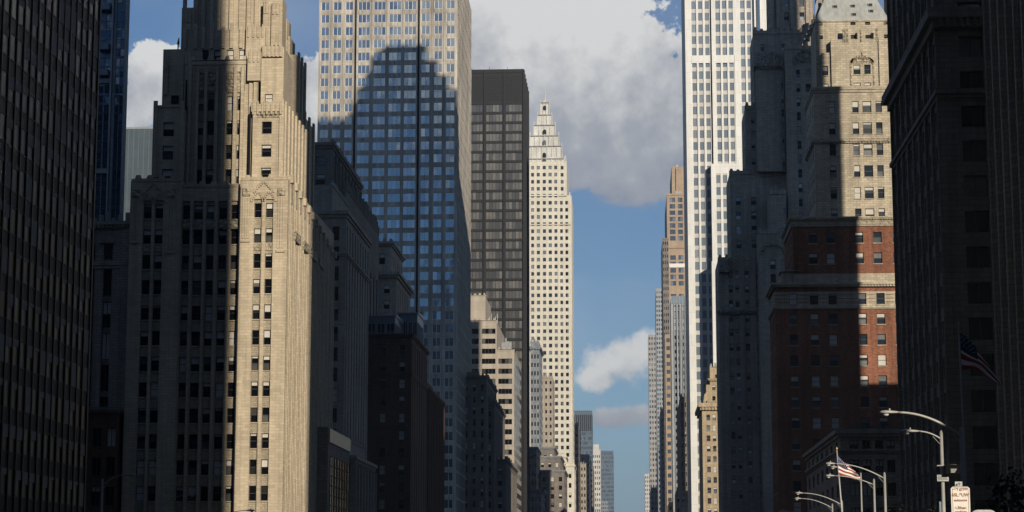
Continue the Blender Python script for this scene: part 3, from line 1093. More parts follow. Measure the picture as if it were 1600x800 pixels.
# crowned block
X7 = -53.2
b, zt = dark_block('stone_building', 'grey stone block with small ornate crown and deep cornice below the glass tower', X7, 468, 498, 434, 'grey_stone', 8, cap=50, frontcols=5, fr=.3)
cornice(b, X7 - 22, X7, 468, 498, zt, 1.4, .9, 'grey_stone', dent=.8)
zu = Z_(384, 470, 625)
block(b, X7 - 14, X7 - 1.5, 470, 494, zt + 1.4, zu, 'grey_stone', F=dict(cols=bays(X7 - 14, X7 - 1.5, 3, .33), rows=[(zt + 3.5, zt + 6)], rec2=.4, win=WC),
      E=dict(cols=bays(470, 494, 6, .35), rows=[(zt + 3.5, zt + 6)], rec2=.4, win=WC))
cornice(b, X7 - 14, X7 - 1.5, 470, 494, zu, 1.0, .7, 'grey_stone', dent=.6)
crest(b, 'E', X7 - 1.5, 470, 494, zu + 1, 1.5, .9, 'grey_stone')
crest(b, 'F', 470, X7 - 14, X7 - 1.5, zu + 1, 1.5, .7, 'grey_stone')
b.finish()
# brick block with glazed sheds on its roof
X8 = -45.5
b, zt = dark_block('brick_building', 'big near-black brick block with blue-grey glazed sheds on its roof', X8, 430, 464, 527, 'dark_brick', 7, cap=60, frontcols=6, fr=.3, depth=24)
cornice(b, X8 - 24, X8, 430, 464, zt, .8, .5, 'dark_brick')
cornice(b, X8 - 24, X8, 430, 464, Z_(588, 430, 650), .7, .25, 'dark_brick')
b.finish()
for (a, c, ya, yb, h, lb) in ((X8 - 23, X8 - 12.5, 433, 445, 3.6, 'low glazed roof shed, left one on the dark brick block'),
                              (X8 - 12, X8 - 4, 434, 448, 4.2, 'low glazed roof shed in the middle of the dark brick block'),
                              (X8 - 5, X8 - .8, 449, 462, 6.8, 'taller glazed roof shed at the far corner of the dark brick block')):
    s = Bld('roof_shed', lb, (a, ya), cat='roof shed', group='glazed sheds on the brick roof', cap=30)
    block(s, a, c, ya, yb, zt + .8, zt + .8 + h, 'blue_steel', F=dict(cols=bays(a, c, 4, .86), rows=[(zt + 1.4, zt + h * .85)], rec2=.06, kind='bay2', win=('grey_steel', 'glass_deep', 'blind')),
          E=dict(cols=bays(ya, yb, 5, .86), rows=[(zt + 1.4, zt + h * .85)], rec2=.06, kind='bay2', win=('grey_steel', 'glass_deep', 'blind')))
    s.p('roof').hexa([(a - .2, ya - .2, zt + .8 + h), (c + .2, ya - .2, zt + .8 + h), (c + .2, yb, zt + .8 + h), (a - .2, yb, zt + .8 + h),
                      (a - .2, ya - .2, zt + 1 + h), (c + .2, ya - .2, zt + 1 + h), (c + .2, yb, zt + 1.9 + h), (a - .2, yb, zt + 1.9 + h)], 'grey_steel')
    s.finish()
# small building with window wall tinted in place of a gold reflection
X9 = -46.4
y0_, y1_ = 46.4 * 3225 / 472, 46.4 * 3225 / 438
b = Bld('modern_building', 'small modern building with large window wall tinted to show gold reflections beside the cream tower', (X9, y0_))
zt = Z_(667, y0_, 513)
block(b, X9 - 10, X9, y0_, y1_, 0, zt, 'soot_stone')
bx(b.p('sign_panel'), 'E', X9, y0_ + .6, y1_ - .3, Z_(690, y0_, 513), zt - .2, -.02, .22, 'gold_panel')
gz1, gz0 = Z_(711, y0_, 516), Z_(800, y0_, 516) - 8
gy0, gy1 = y0_ + 2.4, y1_ - 1.6
nh, nv = 14, 11
for i in range(nv):
    b.twist = -.062  # panes turned to catch the sunlit fronts opposite
    for j in range(7):
        a = gy0 + (gy1 - gy0) * j / 7
        c = gy0 + (gy1 - gy0) * (j + 1) / 7
        za = gz0 + (gz1 - gz0) * i / nv
        b.wins.append(('E', (X9 + .1, (a + c) / 2, za), 'bay2', c - a, (gz1 - gz0) / nv, ('black_metal', 'glass_gold', 'blind'), 0))
b.finish()
# low pilastered stone front
b, zt = dark_block('bank_building', 'low dark stone building with tall pilasters beside the gold-reflecting window wall', -46, 344, 372, 722, 'grey_stone', 7, rfrac=.8, pitch=9, cap=30, fr=.45, piersd=.5, frontcols=5)
cornice(b, -68, -46, 344, 372, zt, 1.1, .6, 'grey_stone', dent=.7)
block(b, -58, -47.5, 346, 370, zt + 1.1, zt + 4, 'grey_stone')
crest(b, 'E', -47.5, 346, 370, zt + 4, 1.2, .7, 'grey_stone')
b.finish()
b, zt = dark_block('brick_building', 'narrow dark brown brick block just past the big near-black one', -47.2, 484, 526, 613, 'dark_brick', 10, cap=50, piersd=.2)
cornice(b, -69, -47.2, 484, 526, zt, 1.0, .6, 'dark_brick', dent=.8)
block(b, -62, -49.5, 488, 520, zt + 1, zt + 4.5, 'dark_brick')
b.finish()

# ---- large glass and stone office tower
Y = 603.0
b = Bld('office_tower', 'huge blue-windowed office tower carrying the stepped shadow of another tower', (X_(600, 300, Y), Y))
xa, xg1, xg1b, xg2, xg2b, xe = [X_(p, 100, Y) for p in (497.5, 553, 556.2, 652, 655.5, 714.5)]
rows = rowsz(2, 14.8, 802, 40, Y, 600)
pt = rows[0][0] - rows[1][0]
rows = [(rows[0][0] + pt * 2, rows[0][1] + pt * 2), (rows[0][0] + pt, rows[0][1] + pt)] + rows
WG = ('white_mullion', 'glass_blue', 'blind')
zt = Z_(-60, Y, 600)
lc = colspx([(501, 514), (520, 533), (539, 551)], 100, Y)
mc = colspx([(558.5, 577.5), (583, 602), (607, 626.5), (631, 650)], 100, Y)
rc = colspx([(658, 671.5), (678, 691), (697, 710.5)], 100, Y)
d2 = Y + 55
gm = b.p('wall')
kw = dict(rows=rows, rec2=.18, win=WG, noblind=True, wall='stained_travertine', span='stained_travertine')
block(b, xg1b, xg2, Y + .35, d2, 0, zt, 'stained_travertine', F=dict(cols=mc, kind='bay3', **kw))
block(b, xa, xg1, Y, d2 - .1, 0, zt, 'stained_travertine', F=dict(cols=lc, kind='bay2', **kw))
sc_ = bays(Y + .5, d2 - .5, 15, .93)
rside_ = [(r0 - pt * .16, r1 + pt * .02) for r0, r1 in rows]
block(b, xg2b, xe, Y, d2 - .2, 0, zt, 'stained_travertine', F=dict(cols=rc, kind='bay2', **kw),
      E=dict(cols=sc_, rows=rside_, rec2=.1, win=('grey_frame', 'glass_olive', 'blind'), kind='plain', noblind=True, wall='stained_travertine'))
for a, c in ((xg1, xg1b), (xg2, xg2b)): bx(gm, 'F', Y + 1.4, a, c, 0, zt, -.1, 0, 'black_metal')
for cc, yy in ((lc, Y), (rc, Y), (mc, Y + .35)):
    for (a, c), (a2, c2) in zip(cc[:-1], cc[1:]):
        x = (c + a2) / 2
        bx(b.p('mullion'), 'F', yy, x - .12, x + .12, 0, zt, -.02, .22, 'stained_travertine')
for i in range(16):
    y = Y + .5 + (54 / 15) * i
    bx(b.p('mullion'), 'E', xe, y - .1, y + .1, 0, zt, -.02, .06, 'stained_travertine')
b.finish()

# ---- bronze tower
Y = 768.0
b = Bld('bronze_tower', 'flat-topped dark bronze tower with louvred top behind the big office tower', (X_(780, 300, Y), Y))
xe = X_(818.5, 200, Y)
pbay = X_(818.5, 200, Y) - X_(787.8, 200, Y)
zt = Z_(110, Y, 780)
cols = [(xe - pbay * (i + 1) + .5, xe - pbay * i - .6) for i in range(5)]
rows = rowsz(163, 174.5, 163 + 15.45 * 29, 30, Y, 790)
WBZ = ('bronze_metal', 'glass_bronze', 'blind')
block(b, xe - pbay * 5, xe, Y, Y + 34, 0, zt, 'bronze_metal', F=dict(cols=cols, rows=rows, rec2=.3, kind='bay5', win=WBZ, noblind=True),
      E=dict(cols=bays(Y, Y + 34, 5, .85), rows=rows, rec2=.3, kind='bay5', win=('bronze_metal', 'glass_deep', 'blind'), noblind=True))
lv = b.p('louvre')
for i in range(3):
    a, c = cols[i]
    for h0, h1 in ((a, (a + c) / 2 - .2), ((a + c) / 2 + .2, c)):
        z = Z_(156, Y, 790)
        while z < Z_(118, Y, 790):
            bx(lv, 'F', Y, h0, h1, z, z + .45, -.02, .14, 'bronze_louvre')
            z += .7
for i in range(6):
    x = xe - pbay * i
    bx(b.p('mullion'), 'F', Y, x - .35, x + .35 if i else x, 0, zt + .3, -.02, .45, 'bronze_metal')
for i in range(6): bx(b.p('mullion'), 'E', xe, Y + 6.8 * i - .3, Y + 6.8 * i + .3, 0, zt, -.02, .4, 'bronze_metal')
bx(b.p('parapet'), 'F', Y, xe - pbay * 5, xe, zt - 1, zt + .4, -1, .2, 'bronze_metal')
rf = b.p('roof_rail')
for q in range(7): rf.tube([(xe - 3 - q * 3.4, Y + 1, zt), (xe - 3 - q * 3.4, Y + 1, zt + (1.6 if q % 2 else .8))], .08, 'black_metal', 5)
b.finish()

# ---- tan stepped building with ribbon windows
Y = 714.0
b = Bld('ribbon_window_building', 'sunlit tan stepped building with dark ribbon windows before the bronze tower', (X_(775, 650, Y), Y))
rows = rowsz(513.5, 521.5, 513.5 + 15.85 * 20, 21, Y, 770)
WT = ('dark_frame', 'glass_dark', 'blind')
xe = X_(803.5, 600, Y)
zA, zB, zC = Z_(548, Y, 800), Z_(505, Y + 4, 770), Z_(467, Y + 8, 750)
c3 = colspx([(777.5, 799.5)], 600, Y)
c2 = colspx([(751, 772.5), (736, 746.5), (725, 733)], 600, Y)
kw = dict(rows=rows, rec2=.35, kind='bay4', win=WT, noblind=True)
xm = X_(776, 560, Y)
block(b, xm, xe, Y, Y + 46, 0, zA, 'tan_concrete', F=dict(cols=[(X_(778.5, 650, Y), X_(800, 650, Y))], **kw))
block(b, X_(715, 560, Y), xm, Y, Y + 45.9, 0, zB, 'tan_concrete', F=dict(cols=colspx([(724, 733), (737, 747.5), (752.5, 774)], 650, Y), **kw))
block(b, X_(730, 500, Y), X_(758.5, 500, Y + 2), Y + 2, Y + 30, zB - .1, zC, 'tan_concrete',
      F=dict(cols=[(X_(736, 500, Y + 2), X_(746, 500, Y + 2))], rows=rowsz(497, 504.2, 497, 1, Y, 745), rec2=.3, kind='bay2', win=WT, noblind=True))
for r0, r1 in rows:
    if r1 < zA - 1:
        bx(b.p('side_window_band'), 'E', xe, Y + 1.2, Y + 45, r0, r1, -.05, .05, 'glass_small')
for (a, c, z, yy) in ((xm, xe, zA, Y), (X_(715, 560, Y), xm, zB, Y), (X_(730, 500, Y), X_(758.5, 500, Y), zC, Y + 2)):
    bx(b.p('parapet'), 'F', yy, a + .05, c + .1, z - .02, z + .5, -.5, .12, 'tan_concrete')
    crest(b, 'F', yy, a + .4, c - .2, z + .45, 1.7, .7, 'tan_concrete', 'roof_equipment')
rm = b.p('roof_equipment')
random.seed(3)
for q in range(9):
    x, y = random.uniform(xm + .5, xe - 2), random.uniform(Y + 2, Y + 20)
    rm.box(x, x + random.uniform(.5, 1.3), y, y + 1.2, zA, zA + random.uniform(1.2, 5.5), 'grey_steel')
for q in range(6): rm.tube([(X_(762 + 3 * q, 500, Y + 5), Y + 5, zB), (X_(762 + 3 * q, 500, Y + 5), Y + 5, zB + 1.5 + (q % 3))], .12, 'grey_steel', 5)
b.finish()

# ---- dark stepped block in front of it
Y = 640.0
b = Bld('stone_building', 'dark stone block descending in three steps before the tan ribbon-window building', (X_(745, 700, Y), Y), cap=60)
tiers = [(722, 759.5, 591, 640, 690), (740, 772.5, 631, 652, 706), (752, 791, 722, 664, 726)]
for k, (pl, pr_, pt_, ya, yb) in enumerate(tiers):
    x1 = X_(pr_, 700, ya)
    x0 = X_(pl, 700, ya)
    zt = Z_(pt_, ya, pr_)
    rows = [(zt - 2 - 3.6 * (i + .55), zt - 2 - 3.6 * i) for i in range(int((zt - 4) / 3.6))]
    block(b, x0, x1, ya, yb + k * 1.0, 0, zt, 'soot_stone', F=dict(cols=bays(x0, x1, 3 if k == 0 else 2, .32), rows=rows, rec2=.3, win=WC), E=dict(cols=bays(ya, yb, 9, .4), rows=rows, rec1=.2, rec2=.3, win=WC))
    cornice(b, x0 + .01, x1, ya, yb + k, zt, .9, .5, 'soot_stone', dent=.8)
    crest(b, 'F', ya, x0, x1, zt + .8, 1.5, 1.2, 'soot_stone', jit=1)
    crest(b, 'E', x1, ya, yb, zt + .8, 2.5, 1.2, 'soot_stone', jit=1)
    block(b, x0 + 1, x1 - 3, ya + 5, yb - 8, zt, zt + 2.5, 'soot_stone')
b.finish()

# ---- ivory tower with stepped crown and spire
Y = 1036.0
b = Bld('ivory_tower', 'ivory tower with stepped pyramid crown and thin spire, farthest tall one on left', (X_(850, 400, Y), Y))
pzv = 11.22
rows = rowsz(259, 264.6, 259 + pzv * 40, 41, Y, 860)
WI = ('dark_frame', 'glass_small', 'blind')
cpx = [(821.7, 826.6), (831, 835.8), (840.3, 845.2), (849.5, 854.4), (858.9, 863.8), (868, 872.5)]
c_main = colspx(cpx[:5], 280, Y)
zs = Z_(252.5, Y, 860)
xs1 = X_(869.5, 280, Y)
xs2 = X_(885.5, 280, Y)
xs3 = X_(893, 320, Y)
kw = dict(rows=rows, rec2=.4, kind='plain', win=WI, noblind=True)
mainc = colspx([(821.5, 826.5), (831, 835.8), (840.2, 845), (849.3, 854.2), (858.6, 863.6), (865.4, 870)], 280, Y)
xL = X_(812, 280, Y)
block(b, xL, X_(873, 280, Y), Y, Y + 36, 0, zs, 'ivory_tile', F=dict(cols=colspx([(821.5, 826.3), (829.8, 834.3), (838.6, 843.4), (848, 852.8), (857, 862), (866, 870.6)], 280, Y), **kw))
block(b, X_(873, 280, Y), xs2, Y + .8, Y + 34, 0, zs + .4, 'ivory_tile', F=dict(cols=colspx([(876, 880.4)], 280, Y), **kw))
zr = Z_(305, Y, 889)
block(b, X_(872.5, 310, Y), xs3, Y + 1.6 - 1.2, Y + 32, 0, zr, 'ivory_tile', F=dict(cols=colspx([(875, 879.2), (883.2, 887.6)], 310, Y), **kw),
      E=dict(cols=bays(Y + 1, Y + 31, 7, .4), **kw))
bx(b.p('string_course'), 'F', Y, xL, X_(886, 305, Y), Z_(306.5, Y, 860), Z_(304.5, Y, 860), -.02, .3, 'ivory_tile')
bx(b.p('string_course'), 'F', Y, xL, X_(892, 350, Y), Z_(351.5, Y, 860), Z_(350, Y, 860), -.02, .3, 'ivory_tile')
cr = b.p('crown')
cen = X_(849.5, 200, Y)
yc_ = Y + 17
tier = [(815, 884, 253.5, 243.5), (821.5, 877.5, 246, 222.5), (826.5, 872.5, 224, 205), (832.5, 866.5, 206, 187), (838, 861, 188, 169.5), (842.8, 856.2, 171, 149)]
for k, (pl, pr_, pb, pt_) in enumerate(tier):
    w = (X_(pr_, pb, Y) - X_(pl, pb, Y)) / 2
    z0, z1 = Z_(pb + 1, Y, 850), Z_(pt_, Y, 850)
    tp = .975
    bx(b.p('string_course'), 'F', yc_ - w * tp, cen - w * tp, cen + w * tp, z1 - .5, z1 - .1, -.1, .7, 'far_stone')
    cr.hexa([(cen - w, yc_ - w, z0), (cen + w, yc_ - w, z0), (cen + w, yc_ + w, z0), (cen - w, yc_ + w, z0),
             (cen - w * tp, yc_ - w * tp, z1), (cen + w * tp, yc_ - w * tp, z1), (cen + w * tp, yc_ + w * tp, z1), (cen - w * tp, yc_ + w * tp, z1)], 'ivory_crown')
    n = max(3, int(w / 1.25))
    for q in range(n + 1):                        # upright ribs with pointed heads
        x = cen - w + 2 * w * q / n
        xt = cen + (x - cen) * tp
        hh = (1.5 if q in (0, n) else .45) * (1 if k < 4 else .7)
        d = .5
        cr.hexa([(x - .25, yc_ - w - d, z0), (x + .25, yc_ - w - d, z0), (x + .25, yc_ - w + .3, z0), (x - .25, yc_ - w + .3, z0),
                 (xt - .16, yc_ - w * tp - d * .6, z1 + hh), (xt + .16, yc_ - w * tp - d * .6, z1 + hh), (xt + .16, yc_ - w * tp + .3, z1 + hh), (xt - .16, yc_ - w * tp + .3, z1 + hh)], 'ivory_crown')
    if k in (0, 1, 2, 3, 5):                      # arched openings up the middle
        zc_ = z0 + (z1 - z0) * (.25 if k < 5 else .45)
        aw = .85 if k < 5 else .75
        pts = [(cen - aw, zc_), (cen + aw, zc_), (cen + aw, zc_ + 1.5)] + [(cen + aw * math.cos(a_), zc_ + 1.5 + aw * math.sin(a_)) for a_ in (.5, 1.0, 1.57, 2.1, 2.6)] + [(cen - aw, zc_ + 1.5)]
        b.p('arched_window').prism(pts, yc_ - w - .75, yc_ - w + .1, 'glass_dark')
sp = b.p('spire')
z0 = Z_(150, Y, 850)
sp.hexa([(cen - 1.9, yc_ - 1.9, z0 - .5), (cen + 1.9, yc_ - 1.9, z0 - .5), (cen + 1.9, yc_ + 1.9, z0 - .5), (cen - 1.9, yc_ + 1.9, z0 - .5),
         (cen - .35, yc_ - .35, Z_(145, Y, 850)), (cen + .35, yc_ - .35, Z_(145, Y, 850)), (cen + .35, yc_ + .35, Z_(145, Y, 850)), (cen - .35, yc_ + .35, Z_(145, Y, 850))], 'ivory_crown')
sp.tube([(cen, yc_, Z_(146, Y, 850)), (cen, yc_, Z_(125, Y, 850))], [.4, .12], 'ivory_crown', 6)
for px in (882, 890): b.p('crown').box(X_(px, 250, Y) - .3, X_(px, 250, Y) + .3, Y + .5, Y + 1.1, Z_(310, Y, px) if px > 885 else zs, (Z_(300, Y, px) if px > 885 else Z_(243, Y, px)), 'ivory_crown')
b.finish()


# ---- smaller blocks under the ivory tower: (name, label, px left, px right at front, picture top, Y, depth, wall, window glass, ncols, pitch)
def tower_box(name, label, pl, pr_, top, Y, depth, wall, glassm, nc, pitch=3.7, wf=.5, hf=.5, side=True, left=True, kind='plain', cap=60, frame='grey_frame', crestm=None, rec=.3, refy=None, nside=None, parap=True, firstgap=1.6):
    refy = refy or (top + 800) / 2
    b = Bld(name, label, (X_((pl + pr_) / 2, refy, Y), Y), cap=cap)
    x0, x1, zt = X_(pl, refy, Y), X_(pr_, refy, Y), Z_(top, Y, (pl + pr_) / 2)
    n = int((zt - 4) / pitch)
    rows = [(zt - firstgap - pitch * (i + hf), zt - firstgap - pitch * i) for i in range(n)]
    win = (frame, glassm, 'blind')
    kw = dict(rows=rows, rec2=rec, kind=kind, win=win, noblind=kind != 'sash')
    sd = dict(cols=bays(Y, Y + depth, nside or max(2, int(depth / 4)), wf), **kw)
    block(b, x0, x1, Y, Y + depth, 0, zt, wall, F=dict(cols=bays(x0, x1, nc, wf), **kw), E=sd if (left and side) else None, W=sd if (not left and side) else None)
    if parap: bx(b.p('parapet'), 'F', Y, x0 - .1, x1 + .1, zt - .3, zt + .5, -.5, .15, wall)
    if crestm: crest(b, 'F', Y, x0, x1, zt + .4, 1.4, 1.0, wall, 'roof_equipment', jit=1)
    return b, x0, x1, zt


b, x0, x1, zt = tower_box('stone_building', 'blue-grey shaded stone shaft just right of the bronze tower', 829, 843, 535, 900, 30, 'blue_stone', 'glass_dark', 3, crestm=1, cap=50)
cornice(b, x0, x1, 900, 930, zt - 3, 1.2, .8, 'blue_stone')
b.finish()
b, x0, x1, zt = tower_box('stone_building', 'slim tan building with square windows against the ivory tower', 843, 864, 590, 960, 24, 'dull_tan', 'glass_dark', 3, 3.4, .42, .45, crestm=1, cap=60)
b.finish()
b = Bld('stone_building', 'shaded stone building rising in rounded steps below the slim tan one', (X_(850, 740, 870), 870), cap=60)
for (pl, pr_, tp_, ya) in ((826, 838, 702, 850), (838, 866, 702, 905), (842, 876, 716, 890), (844, 882, 738, 875)):
    x0, x1, zt = X_(pl, 750, ya), X_(pr_, 750, ya), Z_(tp_, ya, pr_)
    rws = [(zt - 2 - 3.6 * (i + .5), zt - 2 - 3.6 * i) for i in range(int((zt - 3) / 3.6))]
    block(b, x0, x1, ya, ya + 40, 0, zt, 'soot_stone', F=dict(cols=bays(x0, x1, 3, .42), rows=rws, rec2=.3, win=WC), E=dict(cols=bays(ya, ya + 40, 8, .4), rows=rws, rec2=.3, win=WC))
    cornice(b, x0, x1, ya, ya + 40, zt, 1.0, .6, 'blue_stone')
b.finish()
b, x0, x1, zt = tower_box('stone_building', 'low shaded block with heavy cornice at foot of the bronze tower', 824, 846, 770, 810, 30, 'blue_stone', 'glass_dark', 4, cap=30)
cornice(b, x0, x1, 810, 840, zt, 1.4, 1.0, 'blue_stone', dent=1)
b.finish()
b = Bld('stone_building', 'sunlit pale base building with balustrade at foot of the ivory tower', (X_(885, 760, 985), 985), cap=60)
for (pl, pr_, tp_, ya, nc) in ((868, 884.5, 709, 992, 2), (884, 897.5, 723, 985, 1)):
    x0, x1, zt = X_(pl, 760, ya), X_(pr_, 760, ya), Z_(tp_, ya, pr_)
    rws = [(zt - 5 - 4.6 * (i + .5), zt - 5 - 4.6 * i) for i in range(int((zt - 6) / 4.6))]
    block(b, x0, x1, ya, ya + 30, 0, zt, 'ivory_tile', F=dict(cols=bays(x0, x1, nc, .3), rows=rws, rec2=.3, kind='plain', win=WC), E=dict(cols=bays(ya, ya + 30, 5, .3), rows=rws, rec2=.3, win=WC))
    cornice(b, x0, x1, ya, ya + 30, zt - 2, .8, .5, 'ivory_tile')
    crest(b, 'F', ya, x0, x1, zt, 1.2, 1.4, 'ivory_tile')
b.finish()
b, *_ = tower_box('stone_building', 'thin dark building directly behind the right edge of ivory tower', 889, 903.5, 663, 1150, 60, 'soot_stone', 'glass_dark', 3, crestm=1, cap=40)
b.finish()
b, x0, x1, zt = tower_box('glass_tower', 'hazy blue glass tower with upright slots along its top', 893, 925, 642.5, 1750, 50, 'blue_slate', 'glass_shaft', 10, 4.0, .68, .6, frame='blue_steel', cap=100, firstgap=18)
for (a, c) in bays(x0, x1, 10, .6): bx(b.p('top_slot'), 'F', 1750, a, c, zt - 17, zt - 3, -.05, .05, 'black_metal')
b.finish()
b, *_ = tower_box('stone_building', 'dark flat-topped block below the hazy blue glass tower', 904, 921.5, 711, 1300, 70, 'blue_stone', 'glass_dark', 4, cap=40)
b.finish()
b, *_ = tower_box('stone_building', 'narrow sunlit tan building wedged between two dark blocks', 907, 916, 726, 1180, 20, 'dull_tan', 'glass_dark', 2, crestm=1, cap=30)
b.finish()
b, x0, x1, zt = tower_box('white_tower', 'slender white tower with paler crown beside the flat blue-grey slab', 925.5, 938.5, 703, 2000, 30, 'ivory_crown', 'glass_small', 4, 5.2, .5, .5, cap=80, firstgap=5)
block(b, x0 + 1, x1 - 1.5, 2003, 2025, zt, Z_(694, 2000, 930), 'ivory_crown')
b.finish()
b, *_ = tower_box('glass_tower', 'flat-topped blue-grey slab tower, farthest building at the left of the gap', 936, 958.5, 705, 2500, 60, 'blue_slate', 'glass_shaft', 12, 5.0, .8, .55, frame='blue_steel', cap=60)
b.finish()
b, *_ = tower_box('office_building', 'tiny pale block at foot of the farthest blue-grey slab', 939, 950, 784, 2200, 40, 'blue_stone', 'glass_small', 4, 4, cap=30)
b.finish()
b, *_ = tower_box('stone_building', 'low dark block behind the flat-topped one near the gap', 916, 926.5, 729, 1450, 60, 'soot_stone', 'glass_dark', 3, cap=30)
b.finish()
# ================================================================== RIGHT SIDE
# ---- white marble tower
Y = 659.0
b = Bld('white_tower', 'tall white marble tower with upright piers, brightest building right of the gap', (X_(1120, 300, Y), Y))
rows = rowsz(38, 50, 38 + 18.9 * 40, 41, Y, 1110)
pt = rows[0][0] - rows[1][0]
rows = [(rows[0][0] + pt * k, rows[0][1] + pt * k) for k in (4, 3, 2, 1)] + rows
WW = ('grey_frame', 'glass_grey', 'shade_cloth')
zt = Z_(-90, Y, 1110)
xa = X_(1072.5, 200, Y)
cg = X_(1111.5, 200, Y)
cg2 = X_(1114, 200, Y)
xe = X_(1215, 200, Y)
kw = dict(rows=rows, rec1=.16, rec2=.14, kind='plain', win=WW, span='white_spandrel', wall='white_marble', noblind=True)
c1 = colspx([(1082.3, 1089), (1092.7, 1099.3), (1103.3, 1110)], 160, Y)
c2 = colspx([(1120, 1126.8), (1130.3, 1137), (1140.6, 1147.4), (1159, 1165.7), (1169.2, 1175.9), (1186, 1192.5)], 160, Y)
D = Y + 40
block(b, xa, cg, Y, D, 0, zt, 'white_marble', F=dict(cols=c1, **kw))
block(b, cg2, X_(1177.5, 160, Y), Y, D - .1, 0, zt, 'white_marble', F=dict(cols=c2, **kw))
block(b, X_(1180, 160, Y + 3), xe, Y + 3, D - .2, 0, zt, 'white_marble')
bx(b.p('wall'), 'F', Y + 3, X_(1176, 160, Y), X_(1182, 160, Y), 0, zt, -.5, 0, 'glass_shaft')
bx(b.p('wall'), 'F', Y + 2.0, X_(1184, 20, Y), X_(1188, 20, Y), 0, zt, -.5, 0, 'glass_blue')
bx(b.p('wall'), 'F', Y + 1.5, cg, cg2, 0, zt, -.5, 0, 'black_metal')
wm = b.p('pier')
for cc in (c1, c2[:3], c2[3:5]):
    for (a, c), (a2, c2_) in zip(cc[:-1], cc[1:]):
        bx(wm, 'F', Y, (c + a2) / 2 - .3, (c + a2) / 2 + .3, 0, zt, -.02, .16, 'white_marble')
# wider lower body, half a metre proud
zs = Z_(86.5, Y, 1110)
for (a, c) in ((xa + .0, X_(1082.2, 160, Y) - .25), (c1[0][1] + .22, c1[1][0] - .22), (c1[1][1] + .22, c1[2][0] - .22), (cg2, c2[0][0] - .2), (c2[2][1] + .3, c2[3][0] - .3)):
    bx(wm, 'F', Y, a, c, 0, zs, -.02, .22, 'white_marble')
for cc in (c1, c2[:3]): bx(wm, 'F', Y, cc[0][0] - .2, cc[-1][1] + .2, zs - 2.6, zs, -.02, .2, 'white_marble')
# wing standing forward
Yw = Y - 4
zw = Z_(258, Yw, 1130)
xw = X_(1111, 260, Yw)
rw = [r for r in rows]
block(b, xw, X_(1185, 260, Yw), Yw, Y + .2, 0, zw, 'white_marble', F=dict(cols=[(a - .02, c - .02) for a, c in colspx([(1119.3, 1126), (1129.7, 1136.5)], 290, Yw)] + colspx([(1142, 1149)], 290, Yw), **kw))
block(b, X_(1143, 268, Yw - 1), X_(1186, 268, Yw - 1), Yw - 1, Yw, 0, Z_(269, Yw, 1150), 'white_marble')
parapet(b, xw, X_(1185, 260, Yw), Yw, Y, zw, .5, 'white_marble')
b.finish()

# ---- brown tower far behind
Y = 1210.0
b = Bld('brown_tower', 'brown stone tower with square boxy top left of the white marble tower', (X_(1058, 400, Y), Y))
WBR = ('dark_frame', 'glass_shaft', 'blind')
x0, x1 = X_(1042.5, 380, Y), X_(1092, 380, Y)
zt = Z_(304, Y, 1055)
rows = rowsz(309, 316, 309 + 10.1 * 30, 31, Y, 1055)
block(b, x0, x1, Y, Y + 70, 0, zt, 'brown_tile', F=dict(cols=colspx([(1046.3, 1055), (1059, 1066.5), (1070.7, 1078), (1082, 1089)], 330, Y), rows=rows, rec2=.5, kind='bay2', win=WBR, noblind=True,
      skip=lambda ci, ri, n: (n - 1 - ri) in (7, 8, 14)),
      W=dict(cols=bays(Y, Y + 70, 8, .5), rows=rows, rec2=.4, kind='bay2', win=WBR, noblind=True))
xt0 = X_(1050, 290, Y)
block(b, xt0, x1 - 1, Y + 3, Y + 60, zt, Z_(260, Y + 3, 1060), 'brown_tile')
for (p, q) in ((1055, 1065.5), (1069, 1080)):
    bx(b.p('screen'), 'F', Y + 3, X_(p, 290, Y + 3), X_(q, 290, Y + 3), Z_(302, Y, 1060), Z_(297.5, Y, 1060), -.02, .2, 'grey_steel')
    for k in range(3):
        bx(b.p('screen'), 'F', Y + 3, X_(p, 270, Y + 3), X_(p, 270, Y + 3) + .35, Z_(296, Y, 1060), Z_(262, Y, 1060), -.02, .15, 'dark_brick')
bx(b.p('parapet'), 'F', Y, x0 - .2, x1, zt - .5, zt + .6, -.5, .3, 'brown_tile')
bx(b.p('parapet'), 'F', Y, x0 - .2, x1, Z_(388, Y, 1060), Z_(385, Y, 1060), -.02, .5, 'brown_tile')
for px in (1057.3, 1058.8): b.p('antenna').tube([(X_(px, 255, Y + 10), Y + 10, Z_(260, Y, 1058)), (X_(px, 255, Y + 10), Y + 10, Z_(252.5, Y, 1058))], .22, 'white_mullion', 6)
bx(b.p('white_band'), 'F', Y, x0 + 1, x1 - 1, Z_(418, Y, 1055), Z_(412, Y, 1055), -.02, .5, 'white_mullion')
b.finish()

b, *_ = tower_box('dark_tower', 'slim dark slab hugging the left edge of the brown tower', 1037.5, 1047, 373, 1150, 50, 'soot_stone', 'glass_dark', 3, left=False, cap=40)
b.finish()
b, *_ = tower_box('brown_tower', 'small brown building lit in a narrow strip below the brown tower', 1040.5, 1050, 524, 1090, 20, 'brown_tile', 'glass_shaft', 1, 4.2, .6, .5, left=False, kind='plain', cap=40)
b.finish()
